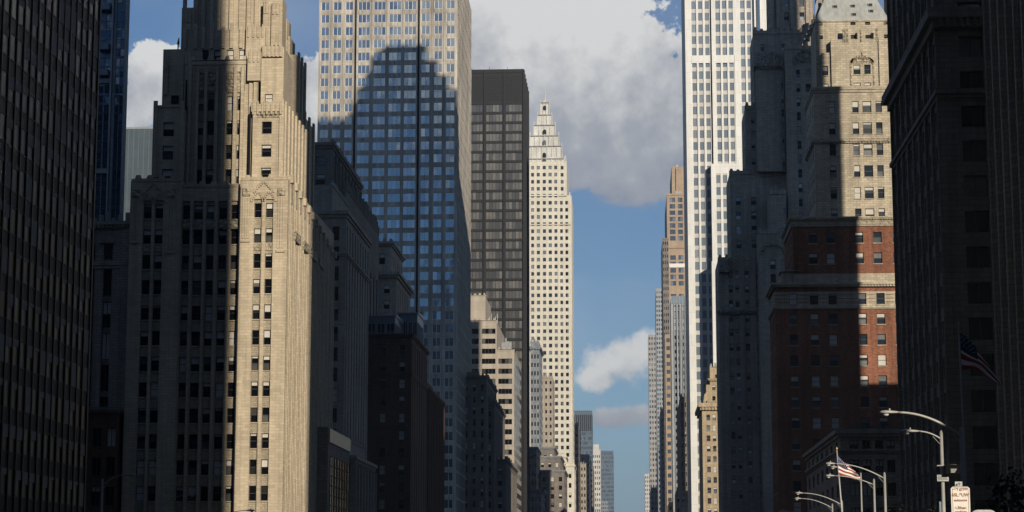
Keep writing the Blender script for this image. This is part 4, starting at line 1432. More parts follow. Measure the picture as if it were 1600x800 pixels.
# grey ribbed block
Y = 1000.0
b = Bld('grey_office_building', 'grey ribbed office block with shiny upper bands left of the white tower', (X_(1062, 600, Y), Y))
x0, x1 = X_(1050, 600, Y), X_(1085, 600, Y)
zt = Z_(463, Y, 1060)
c = colspx([(1054.5, 1058.5), (1060.2, 1064.2), (1066.2, 1070), (1072, 1075.8)], 600, Y)
rows = rowsz(524, 530, 524 + 11.3 * 24, 25, Y, 1062)
block(b, x0, x1, Y, Y + 30, 0, zt, 'grey_panel', F=dict(cols=c, rows=rows + [(Z_(a + 9, Y, 1060), Z_(a, Y, 1060)) for a in (478, 497, 508)], rec1=.4, rec2=.2, kind='plain', win=('grey_steel', 'glass_dark', 'blind'), noblind=True, span='blue_stone'),
      W=dict(cols=bays(Y, Y + 30, 5, .5), rows=rows, rec2=.2, kind='plain', win=WC, noblind=True))
for (a, q) in c:
    for py in (478, 497, 508): bx(b.p('steel_band'), 'F', Y, a + .1, q - .1, Z_(py + 8, Y, 1060), Z_(py + 1, Y, 1060), -.5, -.35, 'grey_steel')
bx(b.p('top_screen'), 'F', Y, x0 - .1, x1, Z_(474, Y, 1060), zt + .2, -.02, .3, 'blue_steel')
for i in range(9): bx(b.p('rib'), 'F', Y, x0 + i * (x1 - x0) / 8 - .12, x0 + i * (x1 - x0) / 8 + .12, 0, zt, -.02, .5, 'grey_steel')
b.finish()
b, *_ = tower_box('grey_tower', 'thin grey gridded slab, second tower right of the open gap', 1026.5, 1047, 451.5, 1500, 38, 'grey_panel', 'glass_small', 6, 3.4, .6, .55, left=False, cap=80, frame='grey_steel', nside=5)
b.finish()
b, *_ = tower_box('grey_tower', 'lower olive-grey gridded slab bordering the open sky gap', 1014.2, 1034, 524, 1800, 30, 'far_stone', 'glass_small', 5, 4.6, .55, .5, left=False, cap=80, frame='grey_steel', nside=5)
b.finish()
b, *_ = tower_box('white_building', 'tiny pale stepped building farthest away at foot of the gap, right side', 1007.5, 1016, 742, 2300, 60, 'ivory_crown', 'glass_small', 3, 4.6, left=False, cap=40, crestm=1)
b.finish()
b, x0, x1, zt = tower_box('stone_building', 'dark narrow building in front of the grey ribbed block', 1064, 1080, 622, 760, 60, 'soot_stone', 'glass_dark', 3, 3.6, .35, left=False, cap=50, crestm=1, kind='sash')
b.finish()
b, *_ = tower_box('stone_building', 'low grey stone building at foot of the dark narrow one', 1056, 1079.5, 769, 740, 16, 'grey_stone', 'glass_dark', 3, 3.6, .4, left=False, cap=30, kind='sash')
b.finish()
b, *_ = tower_box('stone_building', 'low cream building at street end under the brown strip', 1045, 1057, 786, 1010, 40, 'tan_brick', 'glass_dark', 2, 4, left=False, cap=20)
b.finish()
for k, (pl, pr_, tp_, yy) in enumerate(((1017, 1028, 763, 1400), (1028, 1040, 700, 1350), (1033, 1048, 640, 1250))):
    b, *_ = tower_box('stone_building', ['low dark building at foot of the olive-grey slab', 'dark building at foot of the grey gridded slab', 'dark blue-grey building below the slim dark slab'][k], pl, pr_, tp_, yy, 60, 'blue_stone', 'glass_dark', 2, left=False, cap=30, crestm=1)
    b.finish()

# ---- ornate tan building
Y = 600.0
b = Bld('ornate_building', 'small sunlit tan building with bracketed cornice and stepped top', (X_(1112, 700, Y), Y), split=False)
x0, x1 = X_(1097.5, 680, Y), X_(1150, 680, Y)
zc = Z_(636, Y, 1110)
rows = rowsz(648, 657, 648 + 16.3 * 9, 10, Y, 1110)
block(b, x0, x1, Y, Y + 30, 0, zc, 'tan_brick', F=dict(cols=colspx([(1104.2, 1110), (1113.8, 1119.3), (1130, 1136)], 690, Y), rows=rows, rec2=.25, sill='cream_stone', win=('grey_frame', 'glass_small', 'blind')))
cornice(b, x0, x1, Y, Y + 30, zc - .9, 2.0, 1.1, 'tan_brick', dent=.9)
crest(b, 'F', Y, x0 - .8, x1, zc + 1.0, 1.1, .9, 'carved_stone')
xs = X_(1103.5, 610, Y + 2)
zs1 = Z_(600, Y, 1115)
block(b, xs, x1 - .1, Y + 2, Y + 28, zc, zs1, 'tan_brick', F=dict(cols=colspx([(1113, 1118), (1121, 1125.5)], 620, Y + 2), rows=[(Z_(625, Y, 1115), Z_(618, Y, 1115)), (Z_(608.5, Y, 1115), Z_(600.9, Y, 1115))], rec2=.25, win=WC))
xs2 = X_(1109, 580, Y + 3)
block(b, xs2, x1 - .2, Y + 3, Y + 26, zs1, Z_(572, Y, 1118), 'tan_brick', F=dict(cols=colspx([(1117.5, 1121)], 585, Y + 3), rows=[(Z_(589, Y, 1118), Z_(583.5, Y, 1118))], rec2=.3, win=WC))
cornice(b, xs2, x1 - .2, Y + 3, Y + 26, Z_(594, Y, 1118), .8, .6, 'tan_brick', dent=.8)
crest(b, 'F', Y + 3, xs2, x1, Z_(572, Y, 1118), 1.3, 1.2, 'carved_stone')
b.p('wall').prism([(x0 + .2, zc), (xs + .1, zc), (xs + .1, Z_(612, Y, 1110)), (xs - .6, Z_(616, Y, 1110))], Y + .5, Y + 6, 'tan_brick')
# tall narrow glazed shaft behind it
b.finish()
b = Bld('glass_building', 'narrow pale blue glazed slab between white tower and dark stone tower', (X_(1121, 500, 651), 651))
block(b, X_(1113.5, 500, 651), X_(1121, 500, 651), 651, 654.8, 0, Z_(408, 651, 1120), 'white_marble')
rws = [(20 + 3.6 * i, 22.9 + 3.6 * i) for i in range(22)]
block(b, X_(1121, 500, 651) + .01, X_(1140, 500, 651), 652, 654.7, 0, Z_(470, 651, 1120), 'white_marble', F=dict(cols=colspx([(1122, 1126)], 500, 652), rows=rws, rec2=.1, kind='plain', win=('grey_steel', 'glass_blue', 'blind'), noblind=True))
b.finish()

# ---- dark stepped stone tower
YS = 490.0
b = Bld('stone_tower', 'massive unlit grey stone tower rising in many setbacks right of the white tower', (X_(1200, 500, YS), YS), split=True)
WS = ('dark_frame', 'glass_sky', 'shade_cloth')
WS2 = ('grey_frame', 'glass_sky', 'shade_cloth')


def tier(pl, pr_, top, bot, y, y1, cols, t0, h, pitch, win=WS, wall='grey_stone', refy=None, crs=1, rec=.3, span=None, blank=.0):
    refy = refy or (top + bot) / 2
    x0, x1 = X_(pl, refy, y), min(X_(pr_, refy, y), 46.0)
    z1, z0 = Z_(top, y, pl), (0 if bot > 790 else Z_(bot, y, pl))
    n = max(1, int((min(bot, 810) - t0 - h) / pitch) + 1)
    rws = rowsz(t0, t0 + h, t0 + pitch * (n - 1), n, y, pl) if n > 1 else [(Z_(t0 + h, y, pl), Z_(t0, y, pl))]
    block(b, x0, x1, y, y1, z0, z1, wall, F=dict(cols=colspx(cols, refy, y), rows=rws, rec2=rec, win=win, span=span, blank=blank), W=dict(cols=bays(y, y1, max(2, int((y1 - y) / 4)), .35), rows=rws, rec2=.3, win=WC))
    bx(b.p('parapet'), 'F', y, x0 - .1, x1 + .05, z1 - .4, z1 + .45, -.4, .18, wall)
    if crs: crest(b, 'F', y, x0, x1, z1 + .4, 1.6, .8, wall, jit=1)
    return x0, x1, z0, z1


RS = rowsz(424, 435, 424 + 22.9 * 16, 17, YS, 1150)
tier(1124.5, 1300, 405, 800, YS, YS + 18, [(1140.5, 1147), (1151, 1157.3), (1166, 1172.5), (1184, 1190)], 424, 11, 22.9, refy=560)
x0, x1, z0, z1 = tier(1141, 1300, 270, 405, YS + 1, YS + 17.8, [(1150, 1158), (1174, 1182), (1203, 1209)], 308, 12.3, 22.6)
tier(1165, 1300, 168, 270, YS + 2, YS + 17.6, [(1174, 1180), (1189.5, 1195.3), (1222, 1227.3)], 184, 9, 21.5, win=WS2)
tier(1178, 1300, 51, 168, YS + 3, YS + 17.4, [(1189, 1194.8), (1222, 1227.3)], 69, 11, 22, win=WS2)
xT0, xT1, _, _ = tier(1201, 1300, -150, 51, YS + 4, YS + 15, [(1223.5, 1231), (1247.5, 1255), (1272, 1279)], -1 - 21 * 5, 12, 21.0)
for px in (1206, 1216, 1238, 1262, 1268, 1284):
    x = X_(px, 20, YS + 4)
    bx(b.p('pier'), 'F', YS + 4, x - .5, x + .5, Z_(75, YS, px), Z_(-140, YS, px), -.02, .45, 'grey_stone')
# forward masses
tier(1183, 1226, 97, 268, YS - 1, YS + 3, [(1222, 1224.8)], 128, 13, 20.8, win=WS2)
cornice(b, X_(1183, 97, YS - 1), X_(1226, 97, YS - 1), YS - 1, YS + 3, Z_(110, YS, 1190), 1.4, .7, 'grey_stone_carved', dent=.9)
for px in (1186, 1196, 1205, 1215): b.p('finial').box(X_(px, 90, YS) - .5, X_(px, 90, YS) + .5, YS - 1.2, YS, Z_(100, YS, px), Z_(83 + (px % 4), YS, px), 'grey_stone_carved')
tier(1229, 1298, 75, 362, YS - 3, YS + 3, [(1246, 1252.3), (1260.5, 1269), (1284, 1291)], 109, 13, 22.3, win=WS2)
# pointed arch carving over the pair of windows
cv = b.p('carved_arch')
xm, zb, zr_ = X_(1258, 100, YS - 3), Z_(104, YS, 1258), Z_(84, YS, 1258) - Z_(104, YS, 1258)
for q in range(17):
    a = math.pi * q / 16
    r = 2.3 + .15 * (q % 2)
    x, z = xm + r * math.cos(a), zb + zr_ * math.sin(a)
    bx(cv, 'F', YS - 3, x - .28, x + .28, z - .3, z + .3, -.02, .35, 'grey_stone_carved')
bx(cv, 'F', YS - 3, xm - 1.9, xm + 1.9, Z_(103, YS, 1258), Z_(92, YS, 1258), -.02, .14, 'grey_stone_carved')
tier(1201, 1229, 301, 400, YS - 5, YS, [(1224, 1228)], 325, 12, 24)
tier(1186, 1246, 363, 800, YS - 8, YS, [(1203.5, 1212), (1220, 1228)], 406, 15, 23, win=WS, refy=420)
xm, zb = X_(1208, 400, YS - 8), Z_(404, YS, 1208)
for q in range(11):
    a = math.pi * q / 10
    bx(cv, 'F', YS - 8, xm + 2.6 * math.cos(a) - .25, xm + 2.6 * math.cos(a) + .25, zb + 2.0 * math.sin(a) - .25, zb + 2.0 * math.sin(a) + .25, -.02, .3, 'grey_stone_carved')
cornice(b, X_(1124.5, 490, YS), X_(1186, 490, YS), YS, YS + 1, Z_(492, YS, 1150), 1.0, .6, 'grey_stone_carved', dent=.8)
for px in (1137, 1161.5, 1180): bx(b.p('pier'), 'F', YS, X_(px, 600, YS) - .6, X_(px, 600, YS) + .6, 0, Z_(407, YS, px), -.02, .3, 'grey_stone')
# sloped ornamental gable ledges
for (p0, y0_, p1, y1_) in ((1124.5, 414, 1140, 400), (1182, 420, 1190, 378), (1233, 105, 1243, 78)):
    xa, xb_ = X_(p0, y0_, YS - 3), X_(p1, y1_, YS - 3)
    za, zb = Z_(y0_, YS - 3, p0), Z_(y1_, YS - 3, p1)
    b.p('scroll_bracket').prism([(xa, za - 1.5), (xb_, za - 1.5), (xb_, zb), ((xa + xb_) / 2, (za + zb) / 2 - .6), (xa, za)], YS - 2, YS + .5, 'grey_stone_carved')
# fire stair zigzag between blocks
fe = b.p('roof_stair')
xs_, zs_ = X_(1262, 75, YS - 3), Z_(75, YS, 1262)
for q in range(7):
    xa = X_(1256 + q * 3.4, 60, YS - 2)
    fe.box(xa - .15, xa + .9, YS - 2.4, YS - 1.2, zs_ + q * 1.25, zs_ + q * 1.25 + 1.5, 'grey_stone_carved')
b.finish()

# ---- hotel: stone tower over brick base
YH = 342.0
b = Bld('brick_hotel', 'red brick and pale stone block with sunlit right half at right', (X_(1300, 500, YH), YH), split=True)
WH = ('dark_frame', 'glass_small', 'blind')
x0 = X_(1213, 560, YH)
x1 = 62.0
DB, DU, DH = YH + 14, YH + 18.5, YH + 19.4
hb = rowsz(490, 507, 490 + 32.7 * 10, 11, YH, 1300)
cb = colspx([(1233.5, 1246.3), (1266, 1279.5), (1295, 1308.3), (1341.5, 1354.5), (1370, 1383.3), (1399, 1412), (1430, 1443)], 500, YH)
sideb = bays(YH + .8, YH + 13.6, 4, .33)
kw = dict(rec2=.28, win=WH, sill='hotel_stone')
zc1, zc2 = Z_(481, YH, 1250), Z_(456, YH, 1250)
block(b, x0, x1, YH, DB, 0, zc1, 'red_brick', F=dict(cols=cb, rows=hb, **kw), W=dict(cols=sideb, rows=hb, **kw), top=False)
# banded stone storey
rb_ = [(Z_(476, YH, 1300), Z_(458.5, YH, 1300))]
block(b, x0 - .12, x1 + .1, YH - .12, DB + .1, zc1, zc2, 'hotel_stone', F=dict(cols=cb, rows=rb_, **kw), W=dict(cols=sideb, rows=rb_, **kw))
st = b.p('stone_band')
for py in (461.5, 467, 473):
    for (a, c) in zip([x0 - .1] + [q[1] + .15 for q in cb], [q[0] - .15 for q in cb] + [x1]):
        bx(st, 'F', YH - .12, a, c, Z_(py, YH, 1300), Z_(py, YH, 1300) + .1, -.02, .03, 'red_brick')
cornice(b, x0 - .12, x1, YH - .12, DB, zc1 - .25, .5, .22, 'hotel_stone')
zq = Z_(449, YH, 1250)
block(b, x0, x1 + .05, YH, DB + .02, zc2, zq, 'red_brick', top=False)
cornice(b, x0 - .1, x1, YH - .1, DB, zq, .75, .55, 'hotel_stone', dent=.5)
# upper brick block, stepped in on the left
xu = X_(1239, 400, YH)
zq2 = zq + .74
zu = Z_(354, YH, 1300)
zs427 = Z_(427.5, YH, 1300)
ru2 = [(Z_(443, YH, 1300), Z_(428.5, YH, 1300))]
xb0 = X_(1222, 440, YH)
cu = colspx([(1264, 1277.5), (1291.5, 1304.8), (1336.5, 1349.5), (1365, 1378.5), (1395.5, 1408)], 400, YH)
block(b, xu, x1, YH + .02, DU + .05, zq2, zs427, 'hotel_stone', F=dict(cols=cu, rows=ru2, **kw), W=dict(cols=sideb, rows=ru2, **kw))
hr = rowsz(363, 380, 363 + 32.2, 2, YH, 1300)
block(b, xu, x1 + .03, YH, DU, zs427, zu, 'red_brick', F=dict(cols=cu, rows=hr, **kw), W=dict(cols=sideb, rows=hr, **kw), top=False)
block(b, xb0, xu, YH + .5, DB - 2, zq2, Z_(424, YH, 1230), 'hotel_stone')
bs = b.p('bay_roof')
bs.hexa([(xb0 - .3, YH + .4, Z_(424, YH, 1230)), (xu + 1.2, YH - .4, Z_(424, YH, 1230)), (xu + 1.2, YH + 5, Z_(424, YH, 1230)), (xb0 - .3, YH + 5, Z_(424, YH, 1230)),
         (xb0 + .7, YH + 1, Z_(421, YH, 1230)), (xu + .8, YH + .5, Z_(421, YH, 1230)), (xu + .8, YH + 4, Z_(421, YH, 1230)), (xb0 + .7, YH + 4, Z_(421, YH, 1230))], 'slate_roof')
zf = Z_(341, YH, 1300)
block(b, xu - .2, x1 + .15, YH - .2, DU + .15, zu, zf, 'hotel_frieze')
cornice(b, xu - .2, x1, YH - .2, DU, zf - .35, .55, .4, 'hotel_stone', dent=.45)
block(b, xu + .05, x1 - .1, DB, DU - .1, 0, zq2 + 1, 'red_brick')
# upper stone body set back four metres
YU = YH + 4
xv = X_(1273, 240, YU)
block(b, xv + .05, x1 - 2.1, DU - .2, DH - .1, 0, zf + 1, 'hotel_stone')
zh = Z_(138, YU, 1330)
cs = colspx([(1296.5, 1306.5), (1333.5, 1343.5), (1349.5, 1363.5), (1370, 1380)], 240, YU)
hu = rowsz(158, 176, 158 + 33.6 * 5, 6, YU, 1340)
block(b, xv, x1 - 2, YU, DH, zf, zh, 'hotel_stone', F=dict(cols=cs, rows=hu, **kw), W=dict(cols=bays(YU + .6, DH - .5, 4, .33), rows=hu, **kw))
cornice(b, xv, x1 - 2, YU, DH - .4, zh - .7, 1.0, .35, 'hotel_stone')
cornice(b, xv, x1 - 2, YU, DH - .4, Z_(224, YU, 1330), .5, .4, 'hotel_frieze', dent=.5)
bx(b.p('stone_band'), 'F', YU, xv - .1, x1 - 2, Z_(222, YU, 1330), Z_(216, YU, 1330), -.02, .12, 'hotel_frieze')
# tower section
YT = YU + 4
xt, xt1 = X_(1299, 100, YT), X_(1391, 100, YT)
zt = Z_(61, YT, 1350)
rt = [(Z_(116, YT, 1350), Z_(101, YT, 1350)), (Z_(137.5, YT, 1350), Z_(129, YT, 1350))]
block(b, xt, xt1, YT, DH - .5, zh, zt, 'hotel_stone', F=dict(cols=colspx([(1333.5, 1344.5), (1350.5, 1360.5)], 115, YT), rows=rt, **kw))
block(b, X_(1284, 100, YT + .5), xt, YT + .5, DH - .6, zh, zt - 2.2, 'hotel_stone', F=dict(cols=colspx([(1285.5, 1294.5)], 115, YT), rows=rt, **kw))
cv = b.p('carved_arch')
xm, zb = X_(1347, 96, YT), Z_(98, YT, 1347)
for q in range(25):
    a = math.pi * q / 24
    x, z = xm + 1.85 * math.cos(a), zb + (.9 if q % 2 else .7) * math.sin(a) * 1.2
    bx(cv, 'F', YT, x - .16, x + .16, z - .2, z + .22, -.02, .2, 'carved_stone')
bx(cv, 'F', YT, xm - 1.5, xm + 1.5, zb - .1, zb + .6, -.02, .08, 'carved_stone')
for sx in (-1.95, 1.95): bx(cv, 'F', YT, xm + sx - .12, xm + sx + .12, Z_(136, YT, 1347), zb, -.02, .16, 'carved_stone')
bx(cv, 'F', YT, xm - .08, xm + .08, zb + .9, zb + 1.9, -.02, .14, 'carved_stone')
xp = X_(1373, 100, YT)
bx(b.p('dark_strip'), 'F', YT, xp - .06, xp + .06, zh, zt, -.02, .12, 'black_metal')  # drain pipe down the tower front
# attic and copper roof
YA = YT + 1.5
xa0, xa1 = X_(1274, 50, YA), X_(1390, 50, YA)
zr = Z_(33, YA, 1340)
block(b, xa0, xa1, YA, DH - .7, zt - 12.5, zr, 'hotel_stone', F=dict(cols=colspx([(1280, 1285.5), (1329, 1337), (1352, 1360), (1381, 1386.5)], 50, YA), rows=[(Z_(60.5, YA, 1340), Z_(54.5, YA, 1340)), (Z_(39, YA, 1340), Z_(34.5, YA, 1340))], rec2=.3, win=WC))
for (p, w) in ((1317, 4), (1322, 3), (1343, 2), (1368, 3)):
    x = X_(p, 50, YA)
    bx(b.p('finial'), 'F', YT, x - w * .05, x + w * .06, zt - .5, Z_(48, YA, 1340), -.4, .1, 'carved_stone')
cornice(b, xa0, xa1, YA, DH - .7, zr - .15, .3, .2, 'hotel_stone')
rf = b.p('copper_roof')
zp = Z_(-38, YA, 1340)
rr_ = zp - zr
ins = min(rr_ * .42, 4.6)
y0_, y1_ = YA, DH - .7
a0, a1 = (xa0, y0_, zr + .15), (xa1, y0_, zr + .15)
b0, b1 = (xa0 + ins, y0_ + ins, zp), (xa1 - ins, y0_ + ins, zp)
c0, c1 = (xa0, y1_, zr + .15), (xa1, y1_, zr + .15)
d0, d1 = (xa0 + ins, y1_ - ins, zp), (xa1 - ins, y1_ - ins, zp)
for q in ((a0, a1, b1, b0), (c0, c1, d1, d0), (a0, b0, d0, c0), (a1, b1, d1, c1), (b0, b1, d1, d0)): rf.quad(*q, 'copper_roof')
for (px, py) in ((1305, 10), (1333, 9), (1360, 7), (1334, 24), (1361, 18)):
    x, z = P(px, py, YA + 1)
    f = (z - zr) / rr_
    y = YA + ins * f
    dm = b.p('roof_dormer')
    dm.box(x - .42, x + .42, y - .25, y + .6, z - .3, z + .3, 'copper_roof')
    dm.box(x - .34, x + .34, y - .27, y - .2, z - .24, z + .2, 'black_metal')
b.finish()

# ---- low mansard building
YM = 250.0
b = Bld('mansard_building', 'low dark stone building with mansard roof behind the lit flag', (X_(1340, 740, YM), YM), split=True)
x0 = X_(1314, 740, YM)
zt = Z_(706, YM, 1350)
cs = colspx([(1327.5, 1341.5), (1347, 1360.5), (1367, 1380), (1385.5, 1398.5)], 695, YM)
rws = [(Z_(704.5, YM, 1350), Z_(687.5, YM, 1350)), (Z_(738, YM, 1350), Z_(718, YM, 1350)), (Z_(775, YM, 1350), Z_(754, YM, 1350)), (Z_(812, YM, 1350), Z_(793, YM, 1350))]
zr1 = Z_(680, YM, 1350)
yb = 298.0
block(b, x0, 60, YM, yb, 0, zr1, 'grey_stone', F=dict(cols=cs, rows=rws, rec2=.4, kind='double', win=WC, blank=.1), W=dict(cols=bays(YM + 1, yb - 1, 7, .4), rows=rws, rec2=.4, win=WC))
cornice(b, x0, 60, YM, yb, Z_(707.5, YM, 1350), .45, .35, 'grey_stone')
cornice(b, x0, 60, YM, yb, zr1 - .2, .9, .6, 'grey_stone', dent=.5)
zr2 = Z_(668.5, YM, 1350)
b.p('mansard_roof').hexa([(x0 - .2, YM - .2, zr1 + .7), (60, YM - .2, zr1 + .7), (60, yb, zr1 + .7), (x0 - .2, yb, zr1 + .7),
                          (x0 + 1.1, YM + 1.6, zr2), (60, YM + 1.6, zr2), (60, yb - 1, zr2), (x0 + 1.1, yb - 1, zr2)], 'slate_roof')
crest(b, 'F', YM + 1.6, x0 + 1.1, 55, zr2, .9, .5, 'slate_roof', jit=1)
b.finish()

# ---- dark corner building with wide windows, right
X1_ = 28.0
ya, yb = 187.0, 187 * 483 / 409.0
yb = S_(1392.5, 100, X1_)[0]
ya = S_(1467, 100, X1_)[0]
b = Bld('stone_building', 'black-shaded corner building with wide windows and deep cornices, right edge', (X1_ + 8, ya), split=True)
zc1 = Z_(26, ya, 1467)
zc2 = Z_(145, ya, 1467)
pz = Z_(259, ya, 1490) - Z_(314, ya, 1490)
rws = [(Z_(361, ya, 1500) + pz * k - pz * .04, Z_(361, ya, 1500) + pz * k + pz * .58) for k in range(-8, 9)]
fc = colspx([(1508, 1546), (1556, 1590)], 350, ya)
H1 = 150.0
sw = []
nb = 8
p_ = (yb - ya) / nb
for i in range(nb):
    for k in (.2, .58): sw.append((ya + p_ * (i + k), ya + p_ * (i + k + .24)))
block(b, X1_, 58, ya, yb, 0, H1, 'soot_stone', F=dict(cols=fc, rows=rws, rec2=.5, kind='double', win=WC, noblind=True), W=dict(cols=sw, rows=rws, rec2=.35, win=WC, noblind=True), top=True)
for i in range(nb + 1): bx(b.p('pier'), 'W', X1_, max(ya, ya + p_ * i - .3), min(yb, ya + p_ * i + .3), 0, H1, -.02, .3, 'soot_stone')
cornice(b, X1_, 58, ya, yb, zc1 - 1.1, 1.7, 1.0, 'soot_stone', dent=.6)
cornice(b, X1_, 58, ya, yb, zc2 - .5, .8, .45, 'soot_stone')
b.finish()

# ---- nearest right building, narrow windows between piers
yb = S_(1541, 0, X1_)[0]
yb0 = 136.0
b = Bld('stone_building', 'nearest right building, grey shaded piers with tall narrow windows', (X1_ + 8, yb0), split=True)
H0 = 62.0
pz0 = 4.4
rws = [(3 + pz0 * k, 3 + pz0 * k + 2.7) for k in range(13)]
sw = []
nb = int((yb - yb0) / 2.9)
p_ = (yb - yb0) / nb
for i in range(nb):
    for k in (.12, .56): sw.append((yb0 + p_ * (i + k), yb0 + p_ * (i + k + .26)))
block(b, X1_, 46, yb0, yb, 0, H0, 'grey_stone', W=dict(cols=sw, rows=rws, rec1=.15, rec2=.3, win=WC, noblind=True, span='soot_stone'), F=dict(noblind=True, cols=bays(X1_, 46, 5, .5), rows=rws, rec2=.3, win=WC))
for i in range(nb + 1): bx(b.p('pier'), 'W', X1_, max(yb0, yb0 + p_ * i - .26), min(yb, yb0 + p_ * i + .26), 0, H0, -.02, .3, 'grey_stone')
b.finish()


# ================================================================== unseen buildings added to shade the avenue
def mass(name, label, boxes, wall='grey_stone', group=None):  # unseen building put in for its shade, one for its reflection
    b = Bld(name, label, (boxes[0][0], boxes[0][2]), cap=8)
    for (x0, x1, y0, y1, z0, z1) in boxes:
        k = 4.0
        rows = [(z1 - 2 - k * (i + .5), z1 - 2 - k * i) for i in range(max(0, int((z1 - z0 - 4) / k)))]
        rows = rows[::2]
        block(b, x0, x1, y0, y1, z0, z1, wall)
        n = int((x1 - x0) / 5)
        for i in range(n + 1): bx(b.p('wall'), 'F', y0, x0 + (x1 - x0) * i / max(1, n) - .3, x0 + (x1 - x0) * i / max(1, n) + .3, z0, z1, -.02, .4, wall)
        for (r0, r1) in rows: bx(b.p('window_band'), 'F', y0, x0 + .5, x1 - .5, r0, r1, -.02, .1, 'glass_small')
        for (r0, r1) in rows:
            bx(b.p('window_band'), 'W', x0, y0 + .5, y1 - .5, r0, r1, -.02, .1, 'glass_small')
            bx(b.p('window_band'), 'E', x1, y0 + .5, y1 - .5, r0, r1, -.02, .1, 'glass_small')
        if z0 == 0: cornice(b, x0, x1, y0, y1, z1 - .3, .9, .4, wall)
    b.finish()


Zc = Z_(-5, Yc, 300)
hA = 285.0
# added unseen tower on four tall legs: its belly lets low sun through to the street lamps
b = Bld('stilt_shade_tower', 'unseen high-rise added on four tall legs to shape the sun, right of view', (40, 35))
block(b, 26.2, 55.0, 20.5, 50, 54, hA, 'grey_panel')
b.p('belly').box(26.4, 54.0, 20.7, 49.8, 53.5, 53.99, 'grey_panel')
for k in range(30):
    z = 58 + k * 4.5
    if z < hA - 4:
        bx(b.p('window_band'), 'W', 26.2, 21, 49.5, z, z + 2, -.02, .1, 'glass_small')
        bx(b.p('window_band'), 'F', 20.5, 26.7, 53.7, z, z + 2, -.02, .1, 'glass_small')
for (x, y) in ((26.5, 46.2), (33.6, 46.2), (26.5, 21), (50.5, 21)):  # nearest leg placed to shade the closest lamp pole and dim flag
    m_ = MB()
    m_.box(x, x + 2.45, y, y + 3.6, 0, 53.5, 'grey_panel')
    m_.build('leg', b.root, b.org)
b.finish()
mass('stone_tower', 'unseen tall tower added behind the viewer on the right pavement for shade', [(26.5, 42, -62, 0, 0, 260)])  # this and the blocks below are added to block sun and sky light
mass('stone_building', 'unseen broad block added far behind the viewer on the right for shade', [(26.5, 70, -150, -75, 0, 300)])
mass('stone_building', 'unseen long block added farthest behind the viewer on the right for shade', [(26.5, 80, -300, -165, 0, 120)])
mass('stone_building', 'unseen tall block added behind the viewer on the left for shade', [(-85, -46, -60, 10, 0, 270)])
mass('stone_building', 'second unseen tall block added behind the viewer on the left for shade', [(-85, -46, -190, -75, 0, 260)])
mass('stone_building', 'unseen tall block added beside the viewer on the left for shade', [(-85, -46, 25, 108, 0, 240)])
mass('stone_building', 'unseen broad tower added far behind the viewer to close off sky light', [(-150, 130, -380, -340, 0, 230)])
mass('stone_building', 'unseen tower added two blocks left of the avenue behind the viewer for shade', [(-170, -100, -120, 60, 0, 150)])
mass('stone_building', 'unseen tower added two blocks left of the avenue beside the viewer for shade', [(-170, -110, 90, 250, 0, 110)])
mass('stone_building', 'unseen tower added two blocks right of the viewer for shade', [(118, 158, -40, 78, 0, 270)])
mass('stone_building', 'unseen tower added four blocks right of the viewer for shade', [(230, 330, -60, 60, 0, 120)])
mass('stone_building', 'unseen long block added farther right behind the viewer for shade', [(150, 300, -330, -200, 0, 100)])
mass('stone_building', 'second unseen tower added four blocks right of the viewer for shade', [(215, 300, 100, 190, 0, 150)])
mass('stone_building', 'unseen sunlit block added three streets right to be mirrored in the black tower', [(98, 140, 600, 640, 0, 120)], 'dull_tan')  # added so its sunlit front shows in the black tower glass
# unseen tower added to shade the dark street wall on the left: u 87.5..159
mass('stone_tower', 'unseen broad tower added right of the near corner building to cast shade', [(51.2, 110, 96, 140, 0, 240)])
h2a = h_for(112, 342, 231)
h2b = h_for(Z_(203, 603, 510), 603, 231)
mass('stone_tower', 'unseen slim tower added behind the right hand corner building to cast shade', [(68, 86.9, 225, 238.2, 0, h2b)])  # added to shade the left of the hotel and glass tower
# low unseen block added to shade the foot of the brick hotel
mass('stone_building', 'unseen low block added right of the brick hotel to shade its foot', [(76, 112, 239, 262, 0, h_for(Z_(606, YH, 1370), 342, 262))])
# unseen stepped tower added so its outline falls on the big glass office tower
YTc = 362.0


def step(ua, ub, zt_, d=10.0):
    hh = h_for(zt_, 603, YTc + d / 2)
    c_, s_ = math.cos(SUN_AZ), math.sin(SUN_AZ)
    xa_ = (ua - s_ * YTc) / c_
    xb_ = (ub - s_ * (YTc + d)) / c_
    return (xa_, xb_, YTc, YTc + d, 0, hh)


def ug(px): return u_of(X_(px, 150, 603), 603)


zg = lambda py: Z_(py, 603, 620)
ZO = 118.0
steps = [step(ug(506), ug(735), zg(205), 12), step(ug(533), ug(728), zg(178), 11.5), step(ug(553), ug(716), zg(150), 11),
         step(ug(560), ug(700), zg(128), 10.6), step(ug(573), ug(684), zg(104), 10.2), step(ug(581), ug(666), zg(78), 9.8)]
steps = [(a, c, e, g, ZO + 9 * k, h) for k, (a, c, e, g, _, h) in enumerate(steps)]
q_ = step(ug(600), u_of(X_(714, 300, 603), 660), zg(262), 12.4)
steps = [(35, 43, YTc + .5, YTc + 9, 0, ZO + .5), (48, q_[1], YTc + .2, YTc + 12.4, 0, q_[5])] + steps
u1 = u_of(X_(735, 300, 603), 603)
mass('shade_setback_tower', 'unseen stepped tower added behind the brick hotel to shade the glass tower', steps)
mass('stone_tower', 'unseen slab tower added behind the right hand block to shade the stone tower', [(109, 127.5, 292, 312, 0, h_for(Z_(-20, 490, 1230), 494, 300))])  # added to keep the grey stone tower in shade

# ================================================================== street furniture


